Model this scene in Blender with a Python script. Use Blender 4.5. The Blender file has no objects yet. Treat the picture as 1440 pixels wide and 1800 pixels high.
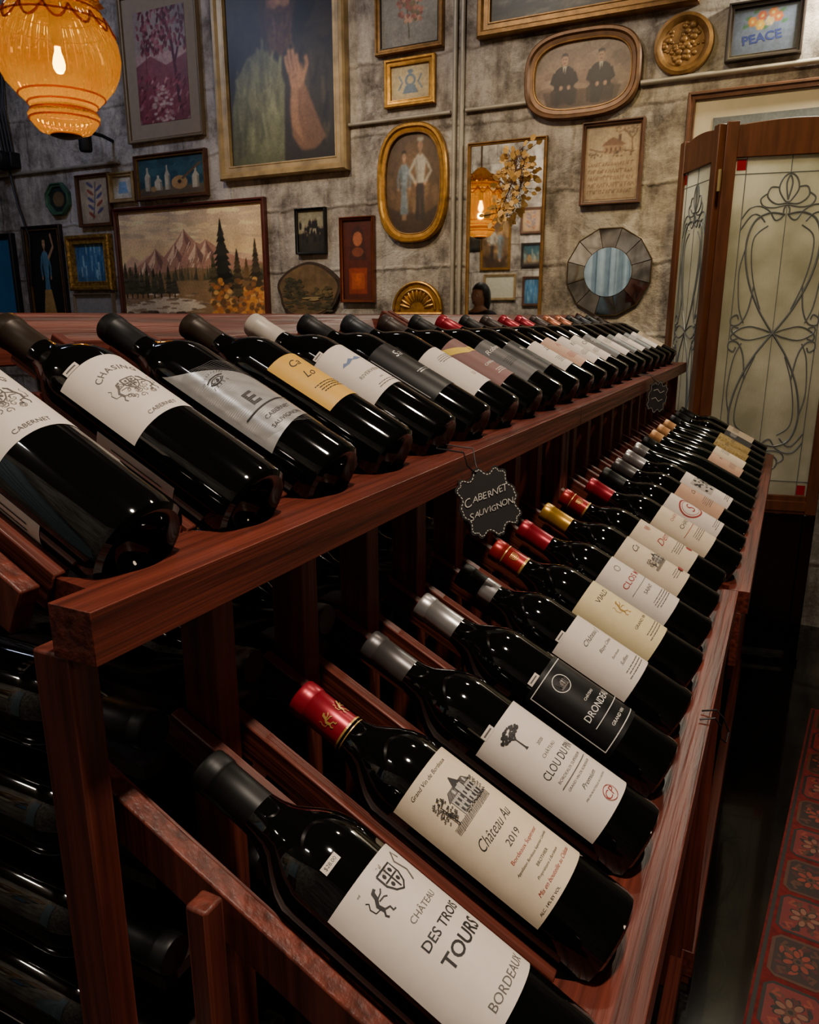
import bpy, bmesh, math, random
import numpy as np
from mathutils import Vector, Matrix
random.seed(4)
S = bpy.context.scene; C = S.collection
PI = math.pi
# ------------------------------------------------------------ camera numbers
F = 1330.0; CZ = 1.30
YAW = math.radians(26.43); PIT = math.radians(14.54)
cr = Vector((math.cos(YAW), math.sin(YAW), 0)); hh = Vector((-math.sin(YAW), math.cos(YAW), 0))
cf = hh*math.cos(PIT) + Vector((0, 0, -math.sin(PIT))); cu_ = hh*math.sin(PIT) + Vector((0, 0, math.cos(PIT)))
def ray(px, py): return cf + cr*((px-720)/F) + cu_*((900-py)/F)
YW = 3.5
def onwall(px, py, Y=YW):
    d = ray(px, py); k = Y/d.y
    return d.x*k, CZ + d.z*k
cam = bpy.data.cameras.new('camera'); co = bpy.data.objects.new('camera', cam); C.objects.link(co)
cam.sensor_fit = 'HORIZONTAL'; cam.sensor_width = 36; cam.lens = 36*F/1440; cam.clip_start = .02
co.matrix_world = Matrix(((cr.x, cu_.x, -cf.x, 0), (cr.y, cu_.y, -cf.y, 0), (cr.z, cu_.z, -cf.z, CZ), (0, 0, 0, 1)))
S.camera = co
# ------------------------------------------------------------ materials
def lin(c):
    o = []
    for x in c[:3]:
        x /= 255.0
        o.append(x/12.92 if x <= .04045 else ((x+.055)/1.055)**2.4)
    return (o[0], o[1], o[2], 1)
MC = {}
def mat(name, rgb=(128, 128, 128), rough=.5, metal=0, noise=.12, scale=30, stretch=(1, 1, 1), bump=0, spec=.5, coat=0, emis=None, es=0, detail=5):
    if name in MC: return MC[name]
    m = bpy.data.materials.new(name); m.use_nodes = True; nt = m.node_tree; b = nt.nodes['Principled BSDF']
    b.inputs['Roughness'].default_value = rough; b.inputs['Metallic'].default_value = metal
    b.inputs['Specular IOR Level'].default_value = spec; b.inputs['Coat Weight'].default_value = coat
    b.inputs['Base Color'].default_value = lin(rgb)
    if noise or bump:
        tc = nt.nodes.new('ShaderNodeTexCoord'); mp = nt.nodes.new('ShaderNodeMapping'); mp.inputs['Scale'].default_value = stretch
        nz = nt.nodes.new('ShaderNodeTexNoise'); nz.inputs['Scale'].default_value = scale; nz.inputs['Detail'].default_value = detail
        nt.links.new(tc.outputs['Object'], mp.inputs[0]); nt.links.new(mp.outputs[0], nz.inputs['Vector'])
        if noise:
            mr = nt.nodes.new('ShaderNodeMapRange'); mr.inputs[1].default_value = .3; mr.inputs[2].default_value = .7
            mr.inputs[3].default_value = 1-noise; mr.inputs[4].default_value = 1+noise
            hs = nt.nodes.new('ShaderNodeHueSaturation'); hs.inputs['Color'].default_value = lin(rgb)
            nt.links.new(nz.outputs['Fac'], mr.inputs[0]); nt.links.new(mr.outputs[0], hs.inputs['Value']); nt.links.new(hs.outputs[0], b.inputs['Base Color'])
        if bump:
            bp = nt.nodes.new('ShaderNodeBump'); bp.inputs['Strength'].default_value = bump; bp.inputs['Distance'].default_value = .004
            nt.links.new(nz.outputs['Fac'], bp.inputs['Height']); nt.links.new(bp.outputs[0], b.inputs['Normal'])
    if emis:
        b.inputs['Emission Color'].default_value = lin(emis); b.inputs['Emission Strength'].default_value = es
    MC[name] = m; return m
def col(r, g, b, rough=.6): return mat('paint_%d_%d_%d' % (r, g, b), (r, g, b), rough, noise=.13, scale=45)
def P(r, g, b): return ('c', r, g, b)
WOOD = mat('red_stained_wood', (92, 39, 27), .40, noise=.62, scale=7, stretch=(18, .5, 18), bump=.5, detail=10, spec=.45)
WOODZ = mat('red_stained_wood_slats', (92, 41, 29), .44, noise=.6, scale=7, stretch=(18, 18, .5), bump=.5, detail=10, spec=.45)
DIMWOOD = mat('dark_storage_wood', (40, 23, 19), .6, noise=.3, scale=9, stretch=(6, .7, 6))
GLASS = mat('dark_bottle_glass', (7, 8, 8), .05, noise=0, spec=.5, coat=.15)
GLASS2 = mat('green_black_glass', (9, 13, 10), .07, noise=0, spec=.5)
GOLD = mat('gilt', (176, 128, 54), .38, .75, noise=.3, scale=40, bump=.3)
OLDGOLD = mat('old_gilt_wood', (134, 96, 46), .45, .45, noise=.35, scale=30, bump=.3)
PALEGOLD = mat('pale_gilt_wood', (166, 138, 92), .42, .25, noise=.35, scale=14, bump=.2)
BRN = mat('brown_frame_wood', (84, 50, 30), .4, noise=.3, scale=25)
DRK = mat('dark_frame_wood', (38, 28, 24), .4, noise=.3, scale=25)
REDBRN = mat('mahogany_frame', (86, 34, 26), .35, noise=.25, scale=25)
BLACK = mat('black_matt', (14, 14, 15), .55, noise=.1)
MIRROR = mat('mirror_silver', (235, 235, 230), .02, 1, noise=0)
PAPER = mat('white_label_paper', (220, 208, 196), .6, noise=.03, scale=90)
CREAM = mat('cream_label_paper', (218, 200, 172), .6, noise=.04, scale=90)
YELLOWP = mat('pale_yellow_label_paper', (222, 204, 156), .6, noise=.05, scale=80)
INK = mat('black_ink', (26, 24, 24), .6, noise=0)
GREYINK = mat('grey_ink', (92, 86, 82), .6, noise=0)
PALEINK = mat('pale_grey_ink', (176, 168, 158), .6, noise=0)
SILVERLINE = mat('silver_engraving', (120, 118, 118), .4, .4, noise=0)
REDINK = mat('red_ink', (150, 38, 32), .6, noise=0)
WHITEINK = mat('white_ink', (225, 220, 210), .6, noise=0)
GOLDINK = mat('gold_ink', (190, 150, 80), .35, .5, noise=.05)
SILVERP = mat('silver_label', (214, 212, 210), .26, .55, noise=.06, scale=120)
STEEL = mat('painted_conduit', (158, 148, 132), .45, .2, noise=.15, scale=20)
PM = {'white': PAPER, 'cream': CREAM, 'yellow': YELLOWP, 'black': mat('black_label_paper', (12, 12, 13), .42, noise=.05, spec=.3),
      'gold': mat('mustard_label_paper', (214, 164, 62), .45, noise=.06), 'silver': SILVERP, 'grey': mat('grey_label_paper', (62, 60, 60), .5, noise=.08),
      'mauve': mat('mauve_label_paper', (118, 76, 72), .55, noise=.08), 'tan': mat('tan_label_paper', (190, 150, 122), .55, noise=.06),
      'olive': mat('olive_gold_label_paper', (150, 124, 66), .45, .2, noise=.4, scale=160)}
IK = {'k': INK, 'g': GREYINK, 'r': REDINK, 'w': WHITEINK, 'o': GOLDINK, 'b': mat('blue_ink', (98, 116, 150), .6, noise=0), 'y': mat('yellow_ink', (226, 190, 60), .6, noise=0), 's': SILVERP, 'e': SILVERLINE}
CAPM = {}
def capm(n, c, r=.33, me=.35, sp=.5): CAPM[n] = mat('capsule_'+n, c, r, me, noise=.08, scale=60, spec=sp)
capm('black', (12, 12, 12), .45, 0, .3); capm('bronze', (44, 34, 24), .42, .3, .35); capm('brown', (46, 33, 28), .42, .15, .4); capm('lightgrey', (190, 180, 168), .45, .1)
capm('slate', (36, 40, 46), .42, .3, .4); capm('red', (150, 18, 40), .32, .4); capm('redgold', (156, 30, 28), .32, .4); capm('gold', (196, 150, 54), .32, .6)
capm('silver', (168, 166, 166), .3, .7); capm('pewter', (88, 85, 85), .34, .6); capm('tan', (206, 152, 98), .4, .2); capm('copper', (164, 100, 68), .35, .5)
def painted():
    m = bpy.data.materials.new('painted_canvas'); m.use_nodes = True; nt = m.node_tree; b = nt.nodes['Principled BSDF']; b.inputs['Roughness'].default_value = .45
    a = nt.nodes.new('ShaderNodeVertexColor'); a.layer_name = 'Col'
    nz = nt.nodes.new('ShaderNodeTexNoise'); nz.inputs['Scale'].default_value = 90; nz.inputs['Detail'].default_value = 4; tc = nt.nodes.new('ShaderNodeTexCoord'); nt.links.new(tc.outputs['Object'], nz.inputs['Vector'])
    mr = nt.nodes.new('ShaderNodeMapRange'); mr.inputs[1].default_value = .3; mr.inputs[2].default_value = .7; mr.inputs[3].default_value = .85; mr.inputs[4].default_value = 1.15
    hs = nt.nodes.new('ShaderNodeHueSaturation'); nt.links.new(nz.outputs['Fac'], mr.inputs[0]); nt.links.new(mr.outputs[0], hs.inputs['Value']); nt.links.new(a.outputs['Color'], hs.inputs['Color']); nt.links.new(hs.outputs[0], b.inputs['Base Color'])
    return m
PAINTED = painted()
# ------------------------------------------------------------ mesh builder
class MB:
    def __init__(s): s.v = []; s.f = []; s.fm = []; s.fs = []; s.mats = []; s.vc = {}
    def mi(s, m):
        if m not in s.mats: s.mats.append(m)
        return s.mats.index(m)
    def add(s, vs, fs, m, smooth=False):
        o = len(s.v); s.v += [tuple(v) for v in vs]; k = s.mi(m)
        for f in fs:
            s.f.append([i+o for i in f]); s.fm.append(k); s.fs.append(smooth)
        return s
    def box(s, x0, x1, y0, y1, z0, z1, m, M=None):
        vs = [Vector((x, y, z)) for x in (x0, x1) for y in (y0, y1) for z in (z0, z1)]
        if M: vs = [M @ v for v in vs]
        return s.add(vs, [(0, 1, 3, 2), (4, 6, 7, 5), (0, 4, 5, 1), (2, 3, 7, 6), (0, 2, 6, 4), (1, 5, 7, 3)], m)
    def lathe(s, prof, seg, m, M=None, ripple=None):
        rows = []; vs = []; fs = []
        for r, z in prof:
            if r < 1e-6: rows.append([len(vs)]); vs.append(Vector((0, 0, z)))
            else:
                rows.append(list(range(len(vs), len(vs)+seg)))
                for i in range(seg):
                    a = 2*PI*i/seg; q = r*(1+(ripple(a, z) if ripple else 0)); vs.append(Vector((q*math.cos(a), q*math.sin(a), z)))
        for A, B in zip(rows, rows[1:]):
            for i in range(seg):
                j = (i+1) % seg
                if len(A) == 1 and len(B) == 1: continue
                if len(A) == 1: fs.append((A[0], B[i], B[j]))
                elif len(B) == 1: fs.append((A[i], A[j], B[0]))
                else: fs.append((A[i], A[j], B[j], B[i]))
        if M: vs = [M @ v for v in vs]
        return s.add(vs, fs, m, True)
    def tube(s, pts, r, m, seg=8, closed=False):
        pts = [Vector(p) for p in pts]; n = len(pts); vs = []; fs = []; nrm = None
        for i, p in enumerate(pts):
            a = pts[(i-1) % n] if (closed or i > 0) else p; b = pts[(i+1) % n] if (closed or i < n-1) else p
            t = (b-a)
            t = t.normalized() if t.length > 1e-9 else Vector((0, 0, 1))
            if nrm is None:
                nrm = t.orthogonal().normalized()
            nrm = (nrm - t*nrm.dot(t))
            nrm = nrm.normalized() if nrm.length > 1e-6 else t.orthogonal().normalized()
            bi = t.cross(nrm); rr = r[i] if isinstance(r, (list, tuple)) else r
            for k in range(seg):
                an = 2*PI*k/seg; vs.append(p + nrm*math.cos(an)*rr + bi*math.sin(an)*rr)
        for i in range(n if closed else n-1):
            j = (i+1) % n
            for k in range(seg):
                l = (k+1) % seg; fs.append((i*seg+k, i*seg+l, j*seg+l, j*seg+k))
        if not closed:
            fs.append(tuple(range(seg-1, -1, -1))); fs.append(tuple((n-1)*seg+k for k in range(seg)))
        return s.add(vs, fs, m, True)
    def prism(s, poly, fn, d0, d1, m):       # poly in 2D, fn(u,v,d)->3D
        n = len(poly); vs = [fn(u, v, d0) for u, v in poly]+[fn(u, v, d1) for u, v in poly]
        fs = [tuple(range(n)), tuple(range(2*n-1, n-1, -1))]+[(i, (i+1) % n, n+(i+1) % n, n+i) for i in range(n)]
        return s.add(vs, fs, m)
    def build(s, name, parent=None, bev=0, rec=True):
        me = bpy.data.meshes.new(name); me.from_pydata(s.v, [], s.f)
        for m in s.mats: me.materials.append(m)
        me.polygons.foreach_set('material_index', s.fm); me.polygons.foreach_set('use_smooth', s.fs)
        if s.vc:
            ca = me.color_attributes.new('Col', 'FLOAT_COLOR', 'POINT'); arr = np.ones((len(s.v), 4), dtype=np.float32)
            for o, c in s.vc.items(): arr[o:o+len(c), :3] = c
            ca.data.foreach_set('color', arr.ravel())
        if rec:
            bm = bmesh.new(); bm.from_mesh(me); bmesh.ops.recalc_face_normals(bm, faces=bm.faces); bm.to_mesh(me); bm.free()
        me.update()
        try: me.set_sharp_from_angle(angle=math.radians(42))
        except Exception: pass
        o = bpy.data.objects.new(name, me); C.objects.link(o)
        if parent: o.parent = parent
        if bev:
            b = o.modifiers.new('bevel', 'BEVEL'); b.width = bev; b.segments = 2; b.limit_method = 'ANGLE'
        return o
def thing(name, label, cat, loc=(0, 0, 0), rot=None, group=None):
    o = bpy.data.objects.new(name, None); C.objects.link(o); o.empty_display_size = .05; o.location = loc
    if rot is not None: o.rotation_euler = rot
    o['label'] = label; o['category'] = cat
    if group: o['group'] = group
    return o
def tag(o, label, cat, group=None):
    o['label'] = label; o['category'] = cat
    if group: o['group'] = group
    return o
def struct(o): o['kind'] = 'structure'; return o
def share(me, name, parent):
    o = bpy.data.objects.new(name, me); C.objects.link(o); o.parent = parent; return o
# ------------------------------------------------------------ text and flat shapes
TG = {}
def tgeo(s, bold, shear):
    k = (s, bold, shear)
    if k in TG: return TG[k]
    c = bpy.data.curves.new('t', 'FONT'); c.body = s; c.size = 1; c.resolution_u = 3; c.shear = shear; c.offset = bold
    o = bpy.data.objects.new('t', c); C.objects.link(o)
    dg = bpy.context.evaluated_depsgraph_get(); me = bpy.data.meshes.new_from_object(o.evaluated_get(dg))
    vs = [(v.co.x, v.co.y) for v in me.vertices]; fs = [tuple(p.vertices) for p in me.polygons]
    bpy.data.objects.remove(o); bpy.data.curves.remove(c); bpy.data.meshes.remove(me)
    TG[k] = (vs, fs); return TG[k]
def clip_u(poly, a, keep_ge):
    out = []; n = len(poly)
    for i in range(n):
        p, q = poly[i], poly[(i+1) % n]; ip = (p[0] >= a) == keep_ge or p[0] == a; iq = (q[0] >= a) == keep_ge or q[0] == a
        if ip: out.append(p)
        if ip != iq and q[0] != p[0]:
            t = (a-p[0])/(q[0]-p[0]); out.append((a, p[1]+t*(q[1]-p[1])))
    return out
def strips(poly, w=.004):
    a, b = min(p[0] for p in poly), max(p[0] for p in poly)
    if b-a <= w*1.3: return [poly]
    out = []; k = math.floor(a/w)
    while k*w < b:
        q = clip_u(clip_u(poly, k*w, True), (k+1)*w, False)
        if len(q) > 2: out.append(q)
        k += 1
    return out
class Decal:
    def __init__(s): s.it = []; s.n = 0
    def geo(s, vs, fs, m): s.it.append((vs, fs, m, s.n)); s.n += 1
    def poly(s, pts, m): s.geo(list(pts), [tuple(range(len(pts)))], m)
    def rect(s, u0, u1, v0, v1, m, n=1):
        vs = []; fs = []
        for i in range(n+1):
            u = u0+(u1-u0)*i/n; vs += [(u, v0), (u, v1)]
        for i in range(n): fs.append((2*i, 2*i+2, 2*i+3, 2*i+1))
        s.geo(vs, fs, m)
    def disc(s, u, v, ru, rv, m, n=20, rot=0):
        c, q = math.cos(rot), math.sin(rot)
        s.poly([(u+ru*math.cos(2*PI*i/n)*c-rv*math.sin(2*PI*i/n)*q, v+ru*math.cos(2*PI*i/n)*q+rv*math.sin(2*PI*i/n)*c) for i in range(n)], m)
    def ring(s, u, v, ro, ri, m, n=28, asp=1):
        vs = []; fs = []
        for i in range(n):
            a = 2*PI*i/n; vs += [(u+ro*math.cos(a), v+asp*ro*math.sin(a)), (u+ri*math.cos(a), v+asp*ri*math.sin(a))]
        for i in range(n):
            j = (i+1) % n; fs.append((2*i, 2*j, 2*j+1, 2*i+1))
        s.geo(vs, fs, m)
    def line(s, pts, w, m):
        vs = []; fs = []; n = len(pts)
        for i, p in enumerate(pts):
            a = pts[max(i-1, 0)]; b = pts[min(i+1, n-1)]; dx, dy = b[0]-a[0], b[1]-a[1]; L = math.hypot(dx, dy) or 1
            vs += [(p[0]-dy/L*w/2, p[1]+dx/L*w/2), (p[0]+dy/L*w/2, p[1]-dx/L*w/2)]
        for i in range(n-1): fs.append((2*i, 2*i+1, 2*i+3, 2*i+2))
        s.geo(vs, fs, m)
    def text(s, t, u, v, h, m, w=None, shear=0, bold=0, rot=0, k=None):
        vs, fs = tgeo(t, bold, shear)
        if not vs: return
        x0 = min(p[0] for p in vs); x1 = max(p[0] for p in vs); y0 = min(p[1] for p in vs); y1 = max(p[1] for p in vs)
        k = k or h/(y1-y0); kx = k
        if w and (x1-x0)*k > w: kx = w/(x1-x0)
        cx = (x0+x1)/2; cy = (y0+y1)/2; c, q = math.cos(rot), math.sin(rot)
        s.geo([(u+(p[0]-cx)*kx*c-(p[1]-cy)*k*q, v+(p[0]-cx)*kx*q+(p[1]-cy)*k*c) for p in vs], fs, m)
    def arc(s, t, u, v, R, h, m, gap):       # letters set round an arc, top centre at (u, v+R)
        ws = []
        for ch in t:
            vs, _ = tgeo(ch, .004, 0); xs = [p[0] for p in vs]; ys = [p[1] for p in vs]; ws.append((max(xs)-min(xs))*h/(max(ys)-min(ys))+gap)
        a = -sum(ws)/R/2
        for ch, w in zip(t, ws):
            b = a+w/R/2; s.text(ch, u+R*math.sin(b), v+R*math.cos(b), h, m, None, 0, .004, -b); a += w/R
    def put(s, mb, fn, split=0):
        for vs, fs, m, n in s.it:
            if split:
                for f in fs:
                    for pc in strips([vs[i] for i in f], split): mb.add([fn(u, v, n) for u, v in pc], [tuple(range(len(pc)))], m)
            else: mb.add([fn(u, v, n) for u, v in vs], fs, m)
def blur(a, r):
    for _ in range(2):
        for ax in (0, 1):
            p = np.concatenate([np.repeat(a.take([0], ax), r, ax), a, np.repeat(a.take([-1], ax), r, ax)], ax); n = a.shape[ax]
            a = sum(p.take(range(k, k+n), ax) for k in range(2*r+1))/(2*r+1)
    return a
def raster(d, nx, ny, bg, seed=1, grain=.16, br=1, vig=.25, gain=1):
    # colours of the painted surface, one per mesh vertex
    sx = 2; X, Y = np.meshgrid((np.arange(nx*sx)+.5)/(nx*sx), (np.arange(ny*sx)+.5)/(ny*sx)); im = np.empty((ny*sx, nx*sx, 3)); im[:] = np.array(bg)/255.
    rest = Decal()
    for vs, fs, m, n in d.it:
        if not isinstance(m, tuple): rest.it.append((vs, fs, m, n)); rest.n = n+1; continue
        c = np.array(m[1:])/255.
        for f in fs:
            p = [vs[i] for i in f]; a0, a1 = min(q[0] for q in p), max(q[0] for q in p); b0, b1 = min(q[1] for q in p), max(q[1] for q in p)
            i0, i1 = max(0, int(a0*nx*sx)), min(nx*sx, int(a1*nx*sx)+2); j0, j1 = max(0, int(b0*ny*sx)), min(ny*sx, int(b1*ny*sx)+2)
            if i1 <= i0 or j1 <= j0: continue
            xs, ys = X[j0:j1, i0:i1], Y[j0:j1, i0:i1]; ins = np.zeros(xs.shape, bool)
            for k in range(len(p)):
                (xa, ya), (xb, yb) = p[k], p[(k+1) % len(p)]
                if ya == yb: continue
                ins ^= ((ya > ys) != (yb > ys)) & (xs < (xb-xa)*(ys-ya)/(yb-ya)+xa)
            im[j0:j1, i0:i1][ins] = c
    im = im.reshape(ny, sx, nx, sx, 3).mean((1, 3)); im = blur(im, br) if br else im
    rg = np.random.default_rng(seed)
    nz = np.zeros((ny, nx))
    for o, am in ((4, .5), (9, .4), (22, .45)):
        g = rg.random((int(o*ny/nx)+3, o+3))
        yy = np.linspace(0, g.shape[0]-1.01, ny); xx = np.linspace(0, g.shape[1]-1.01, nx); yi = yy.astype(int); xi = xx.astype(int); fy = (yy-yi)[:, None]; fx = (xx-xi)[None]
        nz += am*((g[yi][:, xi]*(1-fx)+g[yi][:, xi+1]*fx)*(1-fy)+(g[yi+1][:, xi]*(1-fx)+g[yi+1][:, xi+1]*fx)*fy-.5)
    nz += .25*(rg.random((ny, nx))-.5)
    u = np.linspace(-1, 1, nx)[None]; v = np.linspace(-1, 1, ny)[:, None]
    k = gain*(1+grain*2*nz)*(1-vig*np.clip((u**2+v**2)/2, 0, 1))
    im = np.clip(im*k[..., None], 0, 1)
    return np.where(im <= .04045, im/12.92, ((im+.055)/1.055)**2.4), rest
# ------------------------------------------------------------ room
def nodes_wall():
    m = bpy.data.materials.new('weathered_concrete_block'); m.use_nodes = True; nt = m.node_tree; b = nt.nodes['Principled BSDF']; b.inputs['Roughness'].default_value = .85
    N = nt.nodes.new; L = nt.links.new
    tc = N('ShaderNodeTexCoord'); sx = N('ShaderNodeSeparateXYZ'); cx = N('ShaderNodeCombineXYZ'); L(tc.outputs['Object'], sx.inputs[0]); L(sx.outputs[0], cx.inputs[0]); L(sx.outputs[2], cx.inputs[1])
    n0 = N('ShaderNodeTexNoise'); n0.inputs['Scale'].default_value = 9; n0.inputs['Detail'].default_value = 4; L(cx.outputs[0], n0.inputs['Vector'])
    va = N('ShaderNodeVectorMath'); va.operation = 'MULTIPLY_ADD'; va.inputs[1].default_value = (.045, .045, 0); L(n0.outputs['Color'], va.inputs[0]); L(cx.outputs[0], va.inputs[2])
    br = N('ShaderNodeTexBrick'); br.inputs['Scale'].default_value = 1; br.inputs['Brick Width'].default_value = .62; br.inputs['Row Height'].default_value = .31; br.inputs['Mortar Size'].default_value = .016; br.inputs['Mortar Smooth'].default_value = 1
    br.inputs['Color1'].default_value = lin((194, 186, 176)); br.inputs['Color2'].default_value = lin((180, 170, 160)); br.inputs['Mortar'].default_value = lin((170, 160, 148)); L(va.outputs[0], br.inputs['Vector'])
    n1 = N('ShaderNodeTexNoise'); n1.inputs['Scale'].default_value = 4; n1.inputs['Detail'].default_value = 12; n1.inputs['Roughness'].default_value = .74; L(cx.outputs[0], n1.inputs['Vector'])
    mp = N('ShaderNodeMapping'); mp.inputs['Scale'].default_value = (5, 1.6, 1); L(cx.outputs[0], mp.inputs[0])
    n2 = N('ShaderNodeTexNoise'); n2.inputs['Scale'].default_value = 2.4; n2.inputs['Detail'].default_value = 9; n2.inputs['Roughness'].default_value = .65; L(mp.outputs[0], n2.inputs['Vector'])
    n3 = N('ShaderNodeTexNoise'); n3.inputs['Scale'].default_value = 2.2; n3.inputs['Detail'].default_value = 9; n3.inputs['Roughness'].default_value = .65; n3.inputs['Distortion'].default_value = .6; L(cx.outputs[0], n3.inputs['Vector'])
    r1 = N('ShaderNodeValToRGB'); r1.color_ramp.elements[0].position = .36; r1.color_ramp.elements[0].color = (.16, .13, .11, 1); r1.color_ramp.elements[1].position = .57; r1.color_ramp.elements[1].color = (1.15, 1.11, 1.05, 1); L(n1.outputs['Fac'], r1.inputs[0])
    r2 = N('ShaderNodeValToRGB'); r2.color_ramp.elements[0].position = .35; r2.color_ramp.elements[0].color = (.36, .33, .31, 1); r2.color_ramp.elements[1].position = .55; r2.color_ramp.elements[1].color = (1.05, 1.05, 1.05, 1); L(n2.outputs['Fac'], r2.inputs[0])
    m1 = N('ShaderNodeMix'); m1.data_type = 'RGBA'; m1.blend_type = 'MULTIPLY'; m1.inputs[0].default_value = .9; L(br.outputs['Color'], m1.inputs[6]); L(r1.outputs[0], m1.inputs[7])
    m2 = N('ShaderNodeMix'); m2.data_type = 'RGBA'; m2.blend_type = 'MULTIPLY'; m2.inputs[0].default_value = .85; L(m1.outputs[2], m2.inputs[6]); L(r2.outputs[0], m2.inputs[7])
    r3 = N('ShaderNodeValToRGB'); r3.color_ramp.elements[0].position = .53; r3.color_ramp.elements[0].color = (0, 0, 0, 1); r3.color_ramp.elements[1].position = .60; r3.color_ramp.elements[1].color = (.6, .6, .6, 1); L(n3.outputs['Fac'], r3.inputs[0])
    m3 = N('ShaderNodeMix'); m3.data_type = 'RGBA'; m3.inputs[7].default_value = lin((206, 197, 187)); L(r3.outputs[0], m3.inputs[0]); L(m2.outputs[2], m3.inputs[6])     # pale plaster patches
    L(m3.outputs[2], b.inputs['Base Color'])
    ad = N('ShaderNodeMath'); ad.operation = 'MULTIPLY_ADD'; ad.inputs[1].default_value = .28; L(br.outputs['Fac'], ad.inputs[0]); L(n1.outputs['Fac'], ad.inputs[2])
    ae = N('ShaderNodeMath'); ae.operation = 'MULTIPLY_ADD'; ae.inputs[1].default_value = .25; L(r3.outputs[0], ae.inputs[0]); L(ad.outputs[0], ae.inputs[2])
    bp = N('ShaderNodeBump'); bp.inputs['Strength'].default_value = .85; bp.inputs['Distance'].default_value = .03; L(ae.outputs[0], bp.inputs['Height']); L(bp.outputs[0], b.inputs['Normal'])
    return m
WALL = nodes_wall()
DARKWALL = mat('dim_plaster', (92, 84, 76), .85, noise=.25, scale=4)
FLOORM = mat('dark_polished_floor', (13, 11, 10), .10, noise=.4, scale=5, coat=.3)
X0, X1, YR = -5.6, 2.6, -2.3
struct(MB().box(X0-.1, X1+.1, YR-.1, YW+.1, -.1, 0, FLOORM).build('floor'))
struct(MB().box(X0-.1, X1+.1, YR-.1, YW+.1, 3.3, 3.4, DARKWALL).build('ceiling'))
struct(MB().box(X0-.1, X1+.1, YW, YW+.1, 0, 3.3, WALL).build('wall_back'))
struct(MB().box(X0-.1, X1+.1, YR-.1, YR, 0, 3.3, WALL).build('wall_front'))
struct(MB().box(X0-.1, X0, YR, YW, 0, 3.3, DARKWALL).build('wall_left'))
struct(MB().box(X1, X1+.1, YR, YW, 0, 3.3, DARKWALL).build('wall_right'))
# ------------------------------------------------------------ bottles
TIL = math.radians(27)
RB = Matrix(((0, -math.sin(TIL), -math.cos(TIL)), (1, 0, 0), (0, -math.cos(TIL), math.sin(TIL))))   # local axes -> world
EB = RB.to_euler()
R0 = .0375; R1 = .0392
BORD = [(0, .022), (.012, .019), (.022, .009), (.028, .001), (.032, 0), (.0362, .0025), (R0, .008), (R0, .188), (.0370, .196), (.0345, .206), (.0300, .216), (.0245, .225), (.0195, .233), (.0165, .242), (.0150, .252), (.0143, .268), (.0143, .293), (.0, .2935)]
BURG = [(0, .022), (.012, .019), (.022, .009), (.030, .001), (.034, 0), (.0380, .0025), (R1, .008), (R1, .142), (.0385, .156), (.0360, .174), (.0315, .194), (.0265, .212), (.0215, .230), (.0175, .246), (.0152, .262), (.0145, .278), (.0143, .293), (.0, .2935)]
CAPP = [(.0156, .239), (.01515, .252), (.0150, .262), (.0149, .286), (.0153, .2865), (.0158, .2885), (.0158, .2945), (.0155, .2965), (.0155, .2995), (.0146, .3012), (0, .3012)]
def bodymesh(p, m, name):
    o = MB().lathe(p, 56, m).build(name); me = o.data; bpy.data.objects.remove(o); return me
ME_BORD = bodymesh(BORD, GLASS, 'bottle_body'); ME_BURG = bodymesh(BURG, GLASS2, 'bottle_body')
ME_CAP = {k: bodymesh(CAPP, m, 'capsule') for k, m in CAPM.items()}
def wrap(r, off=.0004, lay=.00002):
    def fn(u, v, n):
        a = u/r; q = r+off+lay*n
        return Vector((q*math.sin(a), -q*math.cos(a), v))
    return fn
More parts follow.
